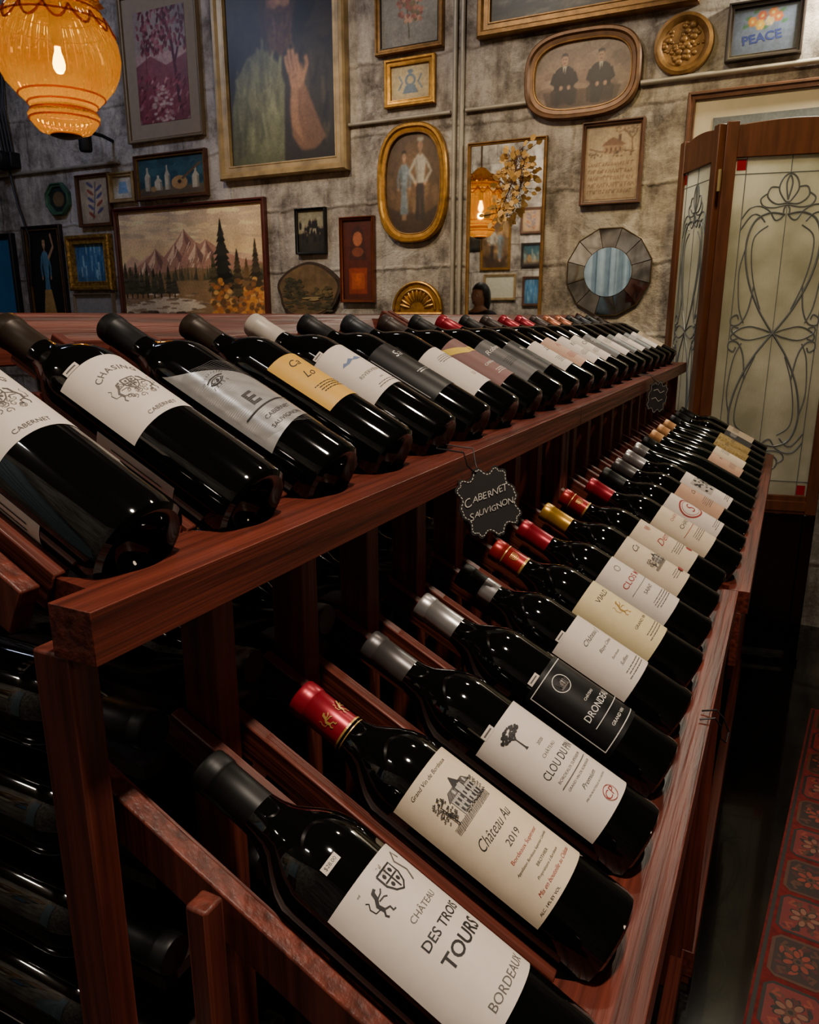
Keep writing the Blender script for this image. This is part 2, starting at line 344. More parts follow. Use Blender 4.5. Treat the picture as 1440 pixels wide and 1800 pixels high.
def items(d, its, z0, z1):
    V = lambda f: z0+f*(z1-z0)
    mm = .001
    for it in its:
        k = it[0]
        if k == 'T':
            _, t, vf, h, c = it[:5]; o = list(it[5:])+[None, 0, 0, 0][len(it)-5:]
            d.text(t, (o[2] or 0)*mm, V(vf), h*mm, IK[c], (o[0]*mm if o[0] else None), o[1], o[3])
        elif k == 'A': d.arc(it[1], it[2]*mm, V(it[3]), it[4]*mm, it[5]*mm, IK[it[6]], it[7]*mm)
        elif k == 'R': d.rect(it[1]*mm, it[2]*mm, V(it[3]), V(it[4]), IK[it[5]])
        elif k == 'D': d.disc(it[1]*mm, V(it[2]), it[3]*mm, it[3]*mm, IK[it[4]], 18)
        elif k == 'O': d.ring(it[1]*mm, V(it[2]), it[3]*mm, (it[3]-it[4])*mm, IK[it[5]])
        elif k == 'L': d.line([(a*mm, V(b)) for a, b in it[1]], it[2]*mm, IK[it[3]])
        elif k == 'S':     # several short lines of very small print
            _, vf, w, n, c = it; rr = random.Random(int(w*7+n))
            for i in range(n):
                x = -w/2+rr.random()*w*.15; e = w/2-rr.random()*w*.2
                while x < e:
                    q = 1.5+rr.random()*4; d.rect((x+2)*mm, (min(x+q, e)+2)*mm, V(vf)-i*.0036-.0006, V(vf)-i*.0036+.0006, IK[c]); x += q+.9
        elif k == 'B':     # border
            w = it[1]*mm; h0, h1 = V(.05), V(.95); t = .0009
            d.rect(-w, w, h0, h0+t, IK[it[2]]); d.rect(-w, w, h1-t, h1, IK[it[2]]); d.rect(-w, -w+t, h0, h1, IK[it[2]]); d.rect(w-t, w, h0, h1, IK[it[2]])
        elif k == 'tree':
            u, v, s = it[1]*mm, V(it[2]), it[3]*mm; rr = random.Random(5)
            d.poly([(u-.06*s, v-.5*s), (u+.08*s, v-.5*s), (u+.035*s, v-.4*s), (u+.02*s, v), (u+.16*s, v+.2*s), (u+.1*s, v+.22*s), (u, v+.1*s), (u-.14*s, v+.2*s), (u-.18*s, v+.18*s), (u-.03*s, v), (u-.03*s, v-.4*s)], INK)
            for i in range(86):
                a = rr.random()*2*PI; q = rr.random()**.5
                d.disc(u+.46*s*q*math.cos(a), v+.27*s+.25*s*q*math.sin(a)*(1 if math.sin(a) > 0 else .45), s*.06, s*.045, INK, 8, rr.random())
        elif k == 'castle':
            u, v, w, h = it[1]*mm, V(it[2]), it[3]*mm, it[4]*mm; rr = random.Random(8)
            for i in range(26): d.line([(u-w*.5+w*i/26, v-h*(.46+.06*rr.random())), (u-w*.46+w*i/26, v-h*(.3+.06*rr.random()))], .0004, GREYINK)
            for i in range(6): d.line([(u-w*.5, v-h*(.34+.03*i)), (u+w*.5, v-h*(.36+.028*i))], .00035, GREYINK)
            d.poly([(u-w*.16, v-h*.32), (u+w*.44, v-h*.32), (u+w*.44, v+h*.08), (u-w*.16, v+h*.08)], PALEINK)
            for i in range(16): d.line([(u-w*.16+w*.6*i/16, v-h*.32), (u-w*.16+w*.6*i/16, v+h*.08)], .00025, GREYINK)
            d.poly([(u-w*.2, v+h*.07), (u+w*.48, v+h*.07), (u+w*.36, v+h*.25), (u-w*.08, v+h*.25)], GREYINK)
            for i in range(14): d.line([(u-w*.2+w*.68*i/13, v+h*.07), (u-w*.08+w*.44*i/13, v+h*.25)], .0004, INK)
            d.rect(u+w*.08, u+w*.24, v-h*.32, v+h*.2, PALEINK); d.poly([(u+w*.05, v+h*.19), (u+w*.27, v+h*.19), (u+w*.16, v+h*.46)], INK); d.line([(u+w*.08, v-h*.32), (u+w*.08, v+h*.2)], .0006, INK); d.line([(u+w*.24, v-h*.32), (u+w*.24, v+h*.2)], .0006, INK)
            for i in range(7):
                for j in (0, 1):
                    x = u-w*.13+i*w*.083; d.rect(x, x+w*.035, v-h*.28+j*h*.18, v-h*.17+j*h*.18, INK)
            for i in range(3): x = u-w*.02+i*w*.17; d.poly([(x, v+h*.1), (x+w*.05, v+h*.1), (x+w*.05, v+h*.18), (x+w*.025, v+h*.22), (x, v+h*.18)], PALEINK)
            for i in range(70):
                a, q = rr.random()*2*PI, rr.random()**.5; d.disc(u-w*.34+w*.15*q*math.cos(a), v+h*.06+h*.34*q*math.sin(a), w*.022, h*.018, INK if rr.random() < .6 else GREYINK, 6, rr.random()*3)
            d.line([(u-w*.34, v-h*.34), (u-w*.35, v+h*.2)], .0009, INK)
            for i in range(36): d.disc(u-w*.1+rr.random()*w*.6, v-h*.35+rr.random()*h*.07, w*.02, h*.018, INK if i % 2 else GREYINK, 6)
            for i in range(30): d.disc(u+w*.44+rr.random()*w*.08, v-h*.3+rr.random()*h*.4, w*.02, h*.02, GREYINK, 6)
        elif k == 'crest':
            u, v, s, m = it[1]*mm, V(it[2]), it[3]*mm, IK[it[4]]
            sh = [(u-.42*s, v+.5*s), (u+.42*s, v+.5*s), (u+.42*s, v), (u+.25*s, v-.35*s), (u, v-.52*s), (u-.25*s, v-.35*s), (u-.42*s, v), (u-.42*s, v+.5*s)]
            d.line(sh, s*.08, m); d.line([(u, v+.45*s), (u, v-.4*s)], s*.07, m); d.line([(u-.36*s, v+.08*s), (u+.36*s, v+.08*s)], s*.07, m)
            for a, b in ((-.2, .28), (.2, .28), (-.17, -.12), (.17, -.12)): d.disc(u+a*s, v+b*s, .08*s, .1*s, m, 8)
        elif k == 'beast':
            u, v, s, m = it[1]*mm, V(it[2]), it[3]*mm, IK[it[4]]; wm = it[5] if len(it) > 5 else 1; fl = it[6] if len(it) > 6 else 1
            for pts, w in (([(-.1, -.3), (-.16, 0), (0, .2), (.06, .42)], .2), ([(.02, .4), (.2, .46)], .16), ([(0, .14), (.25, .2), (.36, .3)], .08), ([(0, .05), (.24, .03), (.34, -.06)], .08),
                           ([(-.1, -.25), (.12, -.35), (.1, -.52), (.22, -.54)], .1), ([(-.12, -.28), (-.22, -.42), (-.16, -.55)], .1), ([(-.16, -.15), (-.38, -.1), (-.42, .14), (-.3, .3), (-.38, .4)], .06)):
                d.line([(u+fl*a*s, v+b*s) for a, b in pts], w*s*wm, m)
        elif k == 'scrolls':   # fine penwork
            u, v, s, m = it[1]*mm, V(it[2]), it[3]*mm, IK[it[4]]; rr = random.Random(3)
            for i in range(16):
                a = rr.random()*2*PI; q = (.25+.75*rr.random())*s*.5; cx_, cy_ = u+q*math.cos(a), v+q*math.sin(a); r0 = s*(.05+.08*rr.random()); st = rr.random()*6
                d.line([(cx_+r0*(1-k2/14)*math.cos(st+k2*.6), cy_+r0*(1-k2/14)*math.sin(st+k2*.6)) for k2 in range(12)], s*.018, m)
        elif k == 'eye':
            u, v, s = it[1]*mm, V(it[2]), it[3]*mm
            d.poly([(u-s, v), (u-.5*s, v+.42*s), (u, v+.5*s), (u+.5*s, v+.42*s), (u+s, v), (u+.5*s, v-.36*s), (u, v-.44*s), (u-.5*s, v-.36*s)], INK)
            d.poly([(u-.8*s, v), (u-.4*s, v+.3*s), (u, v+.36*s), (u+.4*s, v+.3*s), (u+.8*s, v), (u+.4*s, v-.25*s), (u, v-.3*s), (u-.4*s, v-.25*s)], SILVERP)
            d.disc(u, v+.02*s, .3*s, .3*s, INK, 14); d.line([(u-1.1*s, v+.5*s), (u-.4*s, v+.75*s), (u+.5*s, v+.7*s), (u+1.15*s, v+.4*s)], .12*s, INK)
            for a in (-.9, -.45, 0, .45, .9): d.line([(u+a*s, v-.45*s), (u+a*1.2*s, v-.8*s)], .07*s, INK)
            for i in range(11): a = .25+i*.26; d.line([(u+1.25*s*math.cos(a), v+.5*s+.75*s*math.sin(a)), (u+1.6*s*math.cos(a), v+.5*s+1.05*s*math.sin(a))], .05*s, INK)
        elif k == 'stripes':     # fine guilloche engraving
            w = it[1]*mm
            for i in range(60):
                y = V(.02)+(V(.80)-V(.02))*i/59; d.line([(-w+2*w*q/14, y+.009-.018*q/14+.0012*math.sin(q*1.3+i*.5)) for q in range(15)], .00026, IK[it[2]])
        elif k == 'wave':
            u, v, s, m = it[1]*mm, V(it[2]), it[3]*mm, IK['b']
            d.poly([(u-s, v), (u-.7*s, v+.25*s), (u-.5*s, v+.12*s), (u-.1*s, v+.35*s), (u+.15*s, v+.12*s), (u+.5*s, v+.3*s), (u+s, v+.02*s), (u+.4*s, v-.06*s), (u, v+.06*s), (u-.4*s, v-.08*s)], m)
        elif k == 'photo':
            u, v, w, h = it[1]*mm, V(it[2]), it[3]*mm, it[4]*mm; rr = random.Random(3)
            d.rect(u-w/2, u+w/2, v-h/2, v+h/2, PALEINK)
            for i in range(40): d.disc(u-w*.44+rr.random()*w*.88, v-h*.42+rr.random()*h*.84, w*.05, h*.07, INK if i % 3 else GREYINK, 8, rr.random())
RND = random.Random(21)
def bottle(loc, cap, lab, label, group, body=0, band=None, deco=None, sticker=None, back=None, roll=None):
    roll = RND.uniform(-14, -4) if roll is None else roll
    t = thing('wine_bottle', label, 'wine bottle', loc, (RB @ Matrix.Rotation(math.radians(roll), 3, 'Z')).to_euler(), group); r = R1 if body else R0
    share(ME_BURG if body else ME_BORD, 'bottle_body', t); cp = share(ME_CAP[cap], 'capsule', t)
    if band: MB().lathe([(.0153, band[0]), (.01545, band[0]+.0005), (.0154, band[1])], 36, CAPM[band[2]]).build('capsule_band', cp)
    if deco:
        d = Decal()
        if deco == 'lions': items(d, [('beast', -9, .55, 13, 'o', .8), ('beast', 8, .55, 13, 'o', .8), ('R', -46, 46, .12, .16, 'o'), ('R', -46, 46, .04, .06, 'o')], .244, .284)
        else: items(d, [('crest', -6, .6, 11, 'o'), ('D', 12, .6, 3.5, 'o'), ('R', -46, 46, .16, .24, 'o'), ('R', -46, 46, .92, .96, 'o')], .244, .284)
        mb = MB(); d.put(mb, wrap(.0150, .0007), .0025); mb.build('capsule_print', cp)
    if lab:
        z0, z1 = lab['z']; th = math.radians(lab.get('th', 66)); sk = lab.get('skew', 0); mb = MB(); n = 28; vs = []; fs = []
        for i in range(n+1):
            a = -th+2*th*i/n; f = i/n
            zz1 = z1-sk*f**.8; zz0 = z0+sk*.15*f
            for q, z in ((r+.0003, zz0), (r+.0003, zz1)): vs.append((q*math.sin(a), -q*math.cos(a), z))
        for i in range(n): fs.append((2*i, 2*i+2, 2*i+3, 2*i+1))
        mb.add(vs, fs, PM[lab['c']], True)
        lo = mb.build('front_label', t, rec=False)
        if lab.get('it'):
            for nm, sel in (('lettering', [x for x in lab['it'] if x[0] in 'TAS']), ('emblem', [x for x in lab['it'] if x[0] not in 'TAS'])):
                if sel:
                    d = Decal(); items(d, sel, z0, z1); mb = MB(); d.put(mb, wrap(r, .0005, .000008), .004); mb.build(nm, lo, rec=False)
    if back:
        mb = MB(); r = R0+.0003; vs = []; fs = []
        for i in range(15):
            a = math.radians(-138+58*i/14); vs += [(r*math.sin(a), -r*math.cos(a), .05), (r*math.sin(a), -r*math.cos(a), .135)]
        for i in range(14): fs.append((2*i, 2*i+2, 2*i+3, 2*i+1))
        mb.add(vs, fs, PAPER, True); bo = mb.build('back_label', t, rec=False)
        d = Decal()
        for i in range(5): d.rect(-.084+.006*i, -.0828+.006*i, .062, .118, INK)
        mb = MB(); d.put(mb, wrap(R0, .0006)); mb.build('label_print', bo, rec=False)
    if sticker:
        mb = MB(); d = Decal(); u, v = sticker[0]*.001, sticker[1]; w, h = (.0068, .0029); d.rect(u-w, u+w, v-h, v+h, PAPER)
        if len(sticker) > 2: d.text(sticker[2], u, v, .0030, INK)
        else: d.rect(u-.005, u+.005, v-.0008, v+.0008, GREYINK)
        d.put(mb, wrap(R0, .0007), .004); mb.build('price_sticker', t, rec=False)
    return t
# lower row -------------------------------------------------
def lb(c, z0, z1, its=None, th=66, skew=0): return dict(c=c, z=(z0, z1), th=th, it=its, skew=skew)
small = ('S', .16, 40, 3, 'g')
LOW = [
 ('black', lb('white', .052, .168, [('beast', -14, .83, 17, 'k', .75), ('crest', 3, .85, 17, 'k'), ('scrolls', 3, .93, 9, 'k'), ('L', [(14, .76), (18, .82), (15, .9), (21, .95), (23, .9)], 1.3, 'g'), ('T', 'CHÂTEAU', .645, 5.6, 'g', 36, 0, 3), ('T', 'DES TROIS', .51, 6.6, 'k', 44, 0, 3, .012), ('T', 'TOURS', .375, 9.5, 'k', 44, 0, 3, .018), ('T', 'BORDEAUX', .085, 6, 'g', 44, 0, 3), ('T', 'ml', .94, 1.8, 'g', None, 0, -20)]),
  'black capsule bottle nearest the camera in the lower row, white TROIS TOURS label', dict(sticker=(-16, .187, '$28.00'), roll=-8)),
 ('red', lb('cream', .050, .180, [('T', 'Grand Vin de Bordeaux', .945, 3.4, 'k', 44, .3, -6), ('castle', -4, .74, 42, 34), ('T', 'Château Au', .485, 8.5, 'k', 40, .5, -4, -.004), ('T', '2019', .375, 5.4, 'k', None, .1, -2), ('T', 'Bordeaux Supérieur', .295, 4.2, 'r', 46, .15), ('T', 'Appellation Bordeaux Supérieur Contrôlée', .235, 2.8, 'k', 46, .4), ('T', 'BROTHIER', .185, 2.4, 'k', None), ('T', 'Propriétaire à Bordeaux', .14, 2.8, 'k', 42, .4), ('T', 'Mis en bouteille au Château', .09, 3.3, 'r', 48, .4), ('T', 'ALC. 14% BY VOL', .03, 2.2, 'k', None, 0, -22)], 68),
  'bottle with red foil capsule stamped with gold beasts and a cream château engraving label', dict(deco='lions', roll=-20)),
 ('pewter', lb('white', .036, .156, [('tree', -10, .82, 24), ('T', '2020', .68, 3, 'k', None, 0, 3), ('T', 'CHÂTEAU', .60, 4, 'g', 30, 0, 2), ('T', 'CLOU DU PIN', .50, 7.6, 'k', 48, 0, 2), ('T', 'BORDEAUX SUPÉRIEUR', .41, 3.4, 'g', 46, 0, 2), ('R', -20, 24, .362, .369, 'g'), ('T', 'GRAND VIN DE BORDEAUX', .325, 2.3, 'g', 40, 0, 2), ('T', 'Premium', .255, 4.2, 'k', None, .4, 2), ('T', 'MIS EN BOUTEILLE AU CHÂTEAU', .19, 2.2, 'g', 42, 0, 2), ('O', 3, .085, 7, .6, 'r'), ('T', 'CP', .085, 7, 'r', None, .2, 3)]),
  'bottle with dark pewter capsule and white label showing a black tree', dict(sticker=(-20, .158), roll=-24)),
 ('silver', lb('black', .052, .150, [('B', 38, 'w'), ('O', -6, .78, 10, .8, 'w'), ('castle', -6, .78, 12, 11), ('T', 'CHÂTEAU', .5, 3.4, 'w', None, 0, 2), ('T', 'DRONDEAU', .37, 7.4, 'w', 50, 0, 2), ('T', 'GRAND VIN', .14, 3.4, 'w', None, 0, 2), ('R', -24, 26, .25, .258, 'w')]),
  'silver capsule bottle with a black label bordered in white', dict(sticker=(-20, .153), roll=-22)),
 ('black', lb('white', .06, .155, [('T', 'Château J', .72, 8, 'k', 48, .4, 2), ('T', 'Blaye Côtes', .53, 5.4, 'k', 44, .4, 3), ('T', 'Bordeaux', .38, 3, 'g', None, .2), ('T', 'Sulfites', .26, 4.2, 'k', None, .4), small]),
  'black capsule bottle with silver neck band and white script label', dict(band=(.245, .268, 'silver'), sticker=(-22, .157), roll=-22)),
 ('redgold', lb('yellow', .055, .165, [('T', 'VIALD', .82, 7, 'k', 40), ('beast', 0, .56, 22, 'o', .6), ('T', 'GRAND VIN', .3, 4, 'k', None), small]),
  'bottle with red and gold crested capsule and pale yellow label', dict(deco='crest', roll=-20)),
 ('red', lb('white', .055, .165, [('O', 0, .86, 5, 1, 'g'), ('T', 'CLOS M', .64, 9, 'r', 48, 0, 0, .008), ('R', -25, 28, .5, .508, 'g'), ('T', 'SAINT', .4, 5.6, 'k', 40), ('S', .25, 44, 4, 'g')]),
  'red capsule bottle with white label lettered CLOS in the lower row', dict(roll=-24)),
 ('gold', lb('cream', .055, .165, [('T', 'Ca', .82, 10, 'k', 40, .4), ('castle', 2, .5, 36, 26), ('D', 16, .15, 5, 'r'), ('S', .2, 26, 3, 'g')]),
  'bottle with yellow gold capsule, engraved cream label and red seal', dict(roll=-22)),
 ('redgold', lb('cream', .055, .165, [('crest', 0, .84, 10, 'r'), ('T', 'Dem', .56, 12, 'r', 46, .3), ('S', .35, 40, 4, 'g'), ('D', 15, .16, 6, 'r')]),
  'red and gold capsule bottle with red script Dem on its label', dict(deco='crest', roll=-20)),
 ('red', lb('cream', .055, .165, [('T', 'CHÂTE', .75, 7, 'r', 44), ('T', 'CHAU', .55, 8, 'k', 48), ('R', -28, 30, .42, .43, 'r'), ('S', .32, 42, 4, 'g')]),
  'red capsule bottle with cream label and red rule, beside the red ring label', dict(roll=-20)),
 ('black', lb('white', .05, .165, [('O', 0, .6, 24, 3.4, 'r'), ('O', 0, .6, 18, 1, 'r'), ('T', 'S', .6, 20, 'r', None, .2), ('S', .14, 40, 3, 'g')]),
  'black capsule bottle with a big red ring on its white label', dict(roll=-20)),
 ('pewter', lb('tan', .06, .16, [('T', 'Ch', .7, 9, 'k', None, .3), ('S', .45, 42, 6, 'g')]), 'pewter capsule bottle with tan label, just beyond the red ring label', dict()),
 ('silver', lb('white', .05, .165, [('photo', 0, .6, 52, 50), ('S', .14, 46, 3, 'k')]), 'silver capsule bottle with black and white picture label', dict()),
 ('silver', None, 'silver capsule bottle of plain dark glass showing no label', dict(body=1)),
 ('black', None, 'plain black sloping shoulder bottle without label beside the tan capsules', dict(body=1)),
 ('tan', lb('tan', .05, .14, [('T', 'Pi', .7, 8, 'k', None, .3), ('S', .4, 40, 5, 'g')]), 'tan capsule bottle with tan label, nearest of the tan capsules', dict(body=1)),
 ('tan', lb('cream', .05, .14, [('S', .8, 40, 7, 'g')]), 'tan capsule bottle with cream label, middle of the tan capsules', dict(body=1)),
 ('tan', lb('olive', .05, .15, [('S', .7, 44, 3, 'k')]), 'tan capsule bottle with patterned gold label', dict(body=1)),
 ('black', lb('olive', .05, .15, [('S', .6, 44, 3, 'k')]), 'black capsule bottle with patterned gold label, third from far end of the lower row', dict(body=1)),
 ('black', lb('grey', .05, .14, [('S', .8, 40, 6, 'w')]), 'dark bottle with grey label next to last in the lower row', dict()),
 ('black', lb('cream', .05, .14, [('S', .8, 40, 6, 'k')]), 'last bottle at the far end of the lower row by the screen', dict()),
]
chas = [('A', 'CHASING', -2, .42, 30, 6, 'g', 1.6), ('beast', -14, .46, 20, 'g', .5), ('beast', 10, .46, 20, 'g', .5, -1), ('crest', -2, .5, 14, 'g'), ('scrolls', -2, .44, 27, 'g'), ('T', 'CABERNET', .09, 4, 'g', 36, 0, -2)]
UPP = [
 ('bronze', lb('white', .097, .182, chas), 'cream crest label bottle at the left edge, nearest in the upper row', dict(back=1, roll=-14)),
 ('bronze', lb('white', .097, .182, chas), 'bronze capsule bottle with cream crest label, second in the upper row', dict(back=1, sticker=(-24, .185), roll=-14)),
 ('black', lb('silver', .050, .188, [('stripes', 36, 'e'), ('eye', -14, .64, 8), ('T', 'E', .37, 17, 'k', None, 0, -8, .03), ('R', -30, 26, .262, .272, 'k'), ('T', 'CABERNET', .18, 4.6, 'k', 40, 0, -2, .01), ('T', 'SAUVIGNON', .10, 4.6, 'k', 40, 0, -2, .01)], 62, .075), 'black capsule bottle with slanted silver label showing an eye', dict(roll=-18)),
 ('bronze', lb('gold', .075, .162, [('T', 'Ca', .82, 10, 'k', None, .35, -4), ('T', 'Lo', .58, 10, 'k', None, .35, -4), ('S', .35, 40, 4, 'k')], 46), 'brown capsule bottle with gold neck band and mustard yellow label', dict(band=(.24, .246, 'gold'), roll=-12)),
 ('lightgrey', lb('white', .082, .174, [('wave', -4, .64, 18), ('T', 'RIVERVIEW', .36, 5, 'g', 44, 0, -3), ('T', '2021', .2, 2.4, 'g'), ('S', .12, 36, 2, 'g')]), 'pale grey capsule bottle with white label and blue ridge drawing', dict(sticker=(-26, .177), roll=-16)),
 ('black', lb('black', .06, .17, [('T', 'Sa', .78, 12, 's', None, .3), ('R', -34, -33, .05, .95, 's'), ('S', .4, 30, 2, 's')], 54), 'all black bottle with silver lettering beside the blue ridge label', dict()),
 ('slate', lb('white', .05, .15, [('T', 'U', .25, 7, 'r'), ('S', .8, 44, 4, 'g')], 56), 'slate capsule bottle with plain white label in the upper row', dict()),
 ('brown', lb('mauve', .055, .17, [('L', [(-40, .95), (-8, .72), (30, .7)], 13, 'y'), ('T', 'L', .74, 9, 'k'), ('T', 'CABERNET', .35, 5, 'w', 44), ('S', .2, 40, 3, 'w')]), 'brown capsule bottle with mauve label crossed by yellow', dict()),
 ('black', lb('grey', .05, .16, [('T', 'Robert', .78, 10, 'w', 46, .2), ('S', .5, 44, 5, 'k')]), 'black capsule bottle with grey label lettered Robert', dict(roll=-20)),
 ('red', lb('black', .06, .15, [('T', 'R', .7, 8, 'w'), ('S', .4, 30, 3, 'g')]), 'red capsule bottle with black label, nearest of the upper red capsules', dict()),
 ('black', lb('white', .05, .14, [('T', 'Za', .68, 11, 'k', None, .35), ('S', .36, 44, 5, 'g')]), 'black capsule bottle with white label and dark script', dict()),
 ('brown', lb('tan', .05, .15, [('T', 'Pa', .7, 10, 'r', None, .3), ('S', .4, 40, 5, 'r')]), 'brown capsule bottle with pinkish tan label and red script', dict()),
 ('red', lb('white', .05, .15, [('T', 'KE', .68, 11, 'k'), ('S', .4, 44, 4, 'g')]), 'red capsule bottle with white label, middle of the upper red capsules', dict()),
 ('red', lb('white', .05, .15, [('T', 'CIN', .68, 11, 'k'), ('S', .4, 44, 4, 'g')]), 'red capsule bottle with white CIN label, farthest of the upper red capsules', dict()),
 ('brown', lb('grey', .05, .15, [('S', .8, 44, 7, 'w')]), 'brown capsule bottle with grey label beyond the upper red capsules', dict()),
 ('copper', lb('white', .05, .14, [('S', .8, 44, 6, 'g')]), 'copper capsule bottle with white label, nearer of the copper pair', dict()),
 ('copper', lb('grey', .05, .14, [('S', .8, 44, 6, 'w')]), 'copper capsule bottle with grey label, farther of the copper pair', dict()),
 ('black', lb('white', .05, .14, [('S', .8, 44, 6, 'g')]), 'dark bottle fourth from the far end of the upper row', dict()),
 ('slate', lb('grey', .05, .14, [('S', .8, 44, 6, 'w')]), 'slate capsule bottle third from the far end of the upper row', dict()),
 ('black', lb('white', .05, .14, [('S', .8, 44, 6, 'g')]), 'dark bottle next to last in the upper row', dict()),
 ('brown', lb('cream', .05, .14, [('S', .8, 44, 6, 'g')]), 'last bottle at the far end of the upper row', dict()),
]
PT = .1175; NN = 9; NT = 21
UX, UZ, UY = -.363, 1.153, .342
LX, LZ, LY = -.0735, .852, .362
LXF = LX+.018            # the farther rack stands a little proud of the nearer one
for k, (c, l, s, kw) in enumerate(LOW): bottle((LX if k < NN else LXF, LY+PT*k, LZ), c, l, s, 'bottles on the lower display row', **kw)
for k, (c, l, s, kw) in enumerate(UPP): bottle((UX, UY+PT*k, UZ), c, l, s, 'bottles on the upper display row', **kw)
# ------------------------------------------------------------ rack
def slatmesh(z1):
    sl = MB().box(-.006, .006, .0195, .048, .022, z1, WOODZ).build('slat'); me = sl.data; bpy.data.objects.remove(sl); return me
ME_SLU, ME_SLL = slatmesh(.325), slatmesh(.362)
def ledge(name, parent, bx, zt, th, centers, ya, yb):
    xc = bx-.036; R = .0412; xf = bx+.035; xb = xf-.034
    rows = [(ya, xb)]
    for c in centers:
        rows.append((c-R-.006, xb if c == centers[0] else xc+.004)); rows.append((c-R-.001, xc))
        for i in range(17):
            y = c-R+2*R*i/16; rows.append((y, xc+math.sqrt(max(0, R*R-(y-c)**2))))
        rows.append((c+R+.001, xc))
    rows.append((yb, xc)); n = len(rows); vs = []; fs = []
    for y, x in rows: vs += [(xf, y, zt), (x, y, zt), (xf, y, zt-th), (x, y, zt-th)]
    for i in range(n-1):
        a, b = 4*i, 4*i+4
        fs += [(a, b, b+1, a+1), (a+2, a+3, b+3, b+2), (a, a+2, b+2, b), (a+1, b+1, b+3, a+3)]
    fs += [(0, 1, 3, 2), (4*n-4, 4*n-2, 4*n-1, 4*n-3)]
    return MB().add(vs, fs, WOOD).build(name, parent, .0012)
def rack(label, uc, lc, ya, yb, near, lx):
    t = thing('wine_display_rack', label, 'wine rack', (-.38, (ya+yb)/2, 0)); off = Vector(t.location); dx = lx-LX
    def Q(o): o.location = Vector(o.location)-off; return o
    Q(ledge('upper_ledge', t, UX, UZ-.010, .033, uc, ya, yb)); Q(ledge('lower_ledge', t, lx, LZ-.010, .040, lc, ya, yb))
    Q(MB().prism([(-.712, 1.250), (-.712, 1.272), (-.736, 1.303), (-.775, 1.303), (-.775, 1.250)], lambda u, v, d: Vector((u, d, v)), ya, yb, WOOD).build('back_rail', t, .002))  # front top slanted so it catches the ceiling light
    Q(MB().box(-.690, -.668, ya, yb, 1.185, 1.225, WOOD).build('neck_rail', t, .002))
    Q(MB().box(-.745, -.715, ya, yb, .02, .08, WOOD).build('foot_rail', t, .002))
    Q(MB().box(-.085+dx, -.060+dx, ya, yb, .02, .08, WOOD).build('foot_rail', t, .002))
    Q(MB().box(-.062+dx, -.048+dx, ya, yb, .70, .802, WOOD).build('apron', t, .002))
    for e0, e1 in ((ya+.002, ya+.022), (yb-.022, yb-.002)):
        for x0, x1, zt in ((-.745, -.715, 1.252), (-.384, -.352, 1.110), (-.11+dx, -.065+dx, .80)):
            if near and e0 < ya+.01 and x0 == -.11: continue
            Q(MB().box(x0, x1, e0, e1, 0, zt, WOODZ).build('post', t, .002))
    for base, l1, yo in (((UX, UZ), .39, .012), ((lx, LZ), .36, .038 if near else .012)):      # sloping end boards
        for e in (ya+yo, yb-.012):
            Q(MB().box(e-.007, e+.007, .0 if yo > .02 else .022, .033 if yo > .02 else .056, .02, l1, WOODZ, Matrix.Translation((base[0], 0, base[1])) @ RB.to_4x4()).build('end_board', t, .0015))
    for cs, b, me in ((uc, (UX, UZ), ME_SLU), (lc, (lx, LZ), ME_SLL)):
        for c in cs:
            for sgn in (-1, 1):
                o = share(me, 'slat', t); o.location = (b[0], c+sgn*.0388, b[1]); o.rotation_euler = EB; Q(o)
                bv = o.modifiers.new('bevel', 'BEVEL'); bv.width = .001; bv.segments = 1
    M0 = RB.to_4x4()
    for i, c in enumerate(lc[:-1]):
        Q(MB().box(.0447, PT-.0447, .026, .046, .165, .185, WOODZ, Matrix.Translation((lx, c, LZ)) @ M0).build('spacer', t, .001))
    for i, c in enumerate(lc):
        if i == 0 and near: continue
        m_ = c-PT/2
        Q(MB().box(-.402, -.368, m_-.012, m_+.012, .30, 1.110, WOODZ).build('divider', t, .0015))
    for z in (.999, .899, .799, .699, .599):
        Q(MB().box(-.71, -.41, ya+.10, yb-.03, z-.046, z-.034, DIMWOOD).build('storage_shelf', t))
    if near:
        Q(MB().box(-.284, -.268, ya+.006, ya+.022, .0, .965, WOODZ).build('post', t, .002))
    return t
SEAM = 1.349
rack('red stained tiered wine rack nearest the camera, end post at left', [UY+PT*k for k in range(NN)], [LY+PT*k for k in range(NN)], .268, SEAM-.001, True, LX)
rack('red stained tiered wine rack farther off, ending by the glass screen', [UY+PT*k for k in range(NN, NT)], [LY+PT*k for k in range(NN, NT)], SEAM+.001, 2.83, False, LXF)
# stored bottles, neck outwards
RS = Matrix(((0, 0, 1), (1, 0, 0), (0, 1, 0))).to_euler()
def stored(x, y, z, cap, lab=False):
    t = thing('wine_bottle', 'dark wine bottle lying in the shadowed storage slots under the upper row', 'wine bottle', (x, y, z), RS, 'bottles stored lying inside the rack')
    share(ME_BORD, 'bottle_body', t); share(ME_CAP[cap], 'capsule', t)
    if lab:
        mb = MB(); vs = []; fs = []; r = R0+.0004
        for i in range(17):
            a = math.radians(-150+130*i/16); vs += [(r*math.sin(a), -r*math.cos(a), .06), (r*math.sin(a), -r*math.cos(a), .155)]
        for i in range(16): fs.append((2*i, 2*i+2, 2*i+3, 2*i+1))
        mb.add(vs, fs, PAPER, True); mb.build('front_label', t, rec=False)
caps = ['black', 'black', 'brown', 'silver', 'pewter', 'black']
for k in range(9):
    for j, z in enumerate((1.0045, .9045)): stored(-.69, LY+PT*k, z, caps[(k*2+j) % 6])
for k in (0, 1):
    for j, z in enumerate((.8045, .7045, .6045)): stored(-.69, LY+PT*k, z, 'black', lab=(j == 2 and k == 0))
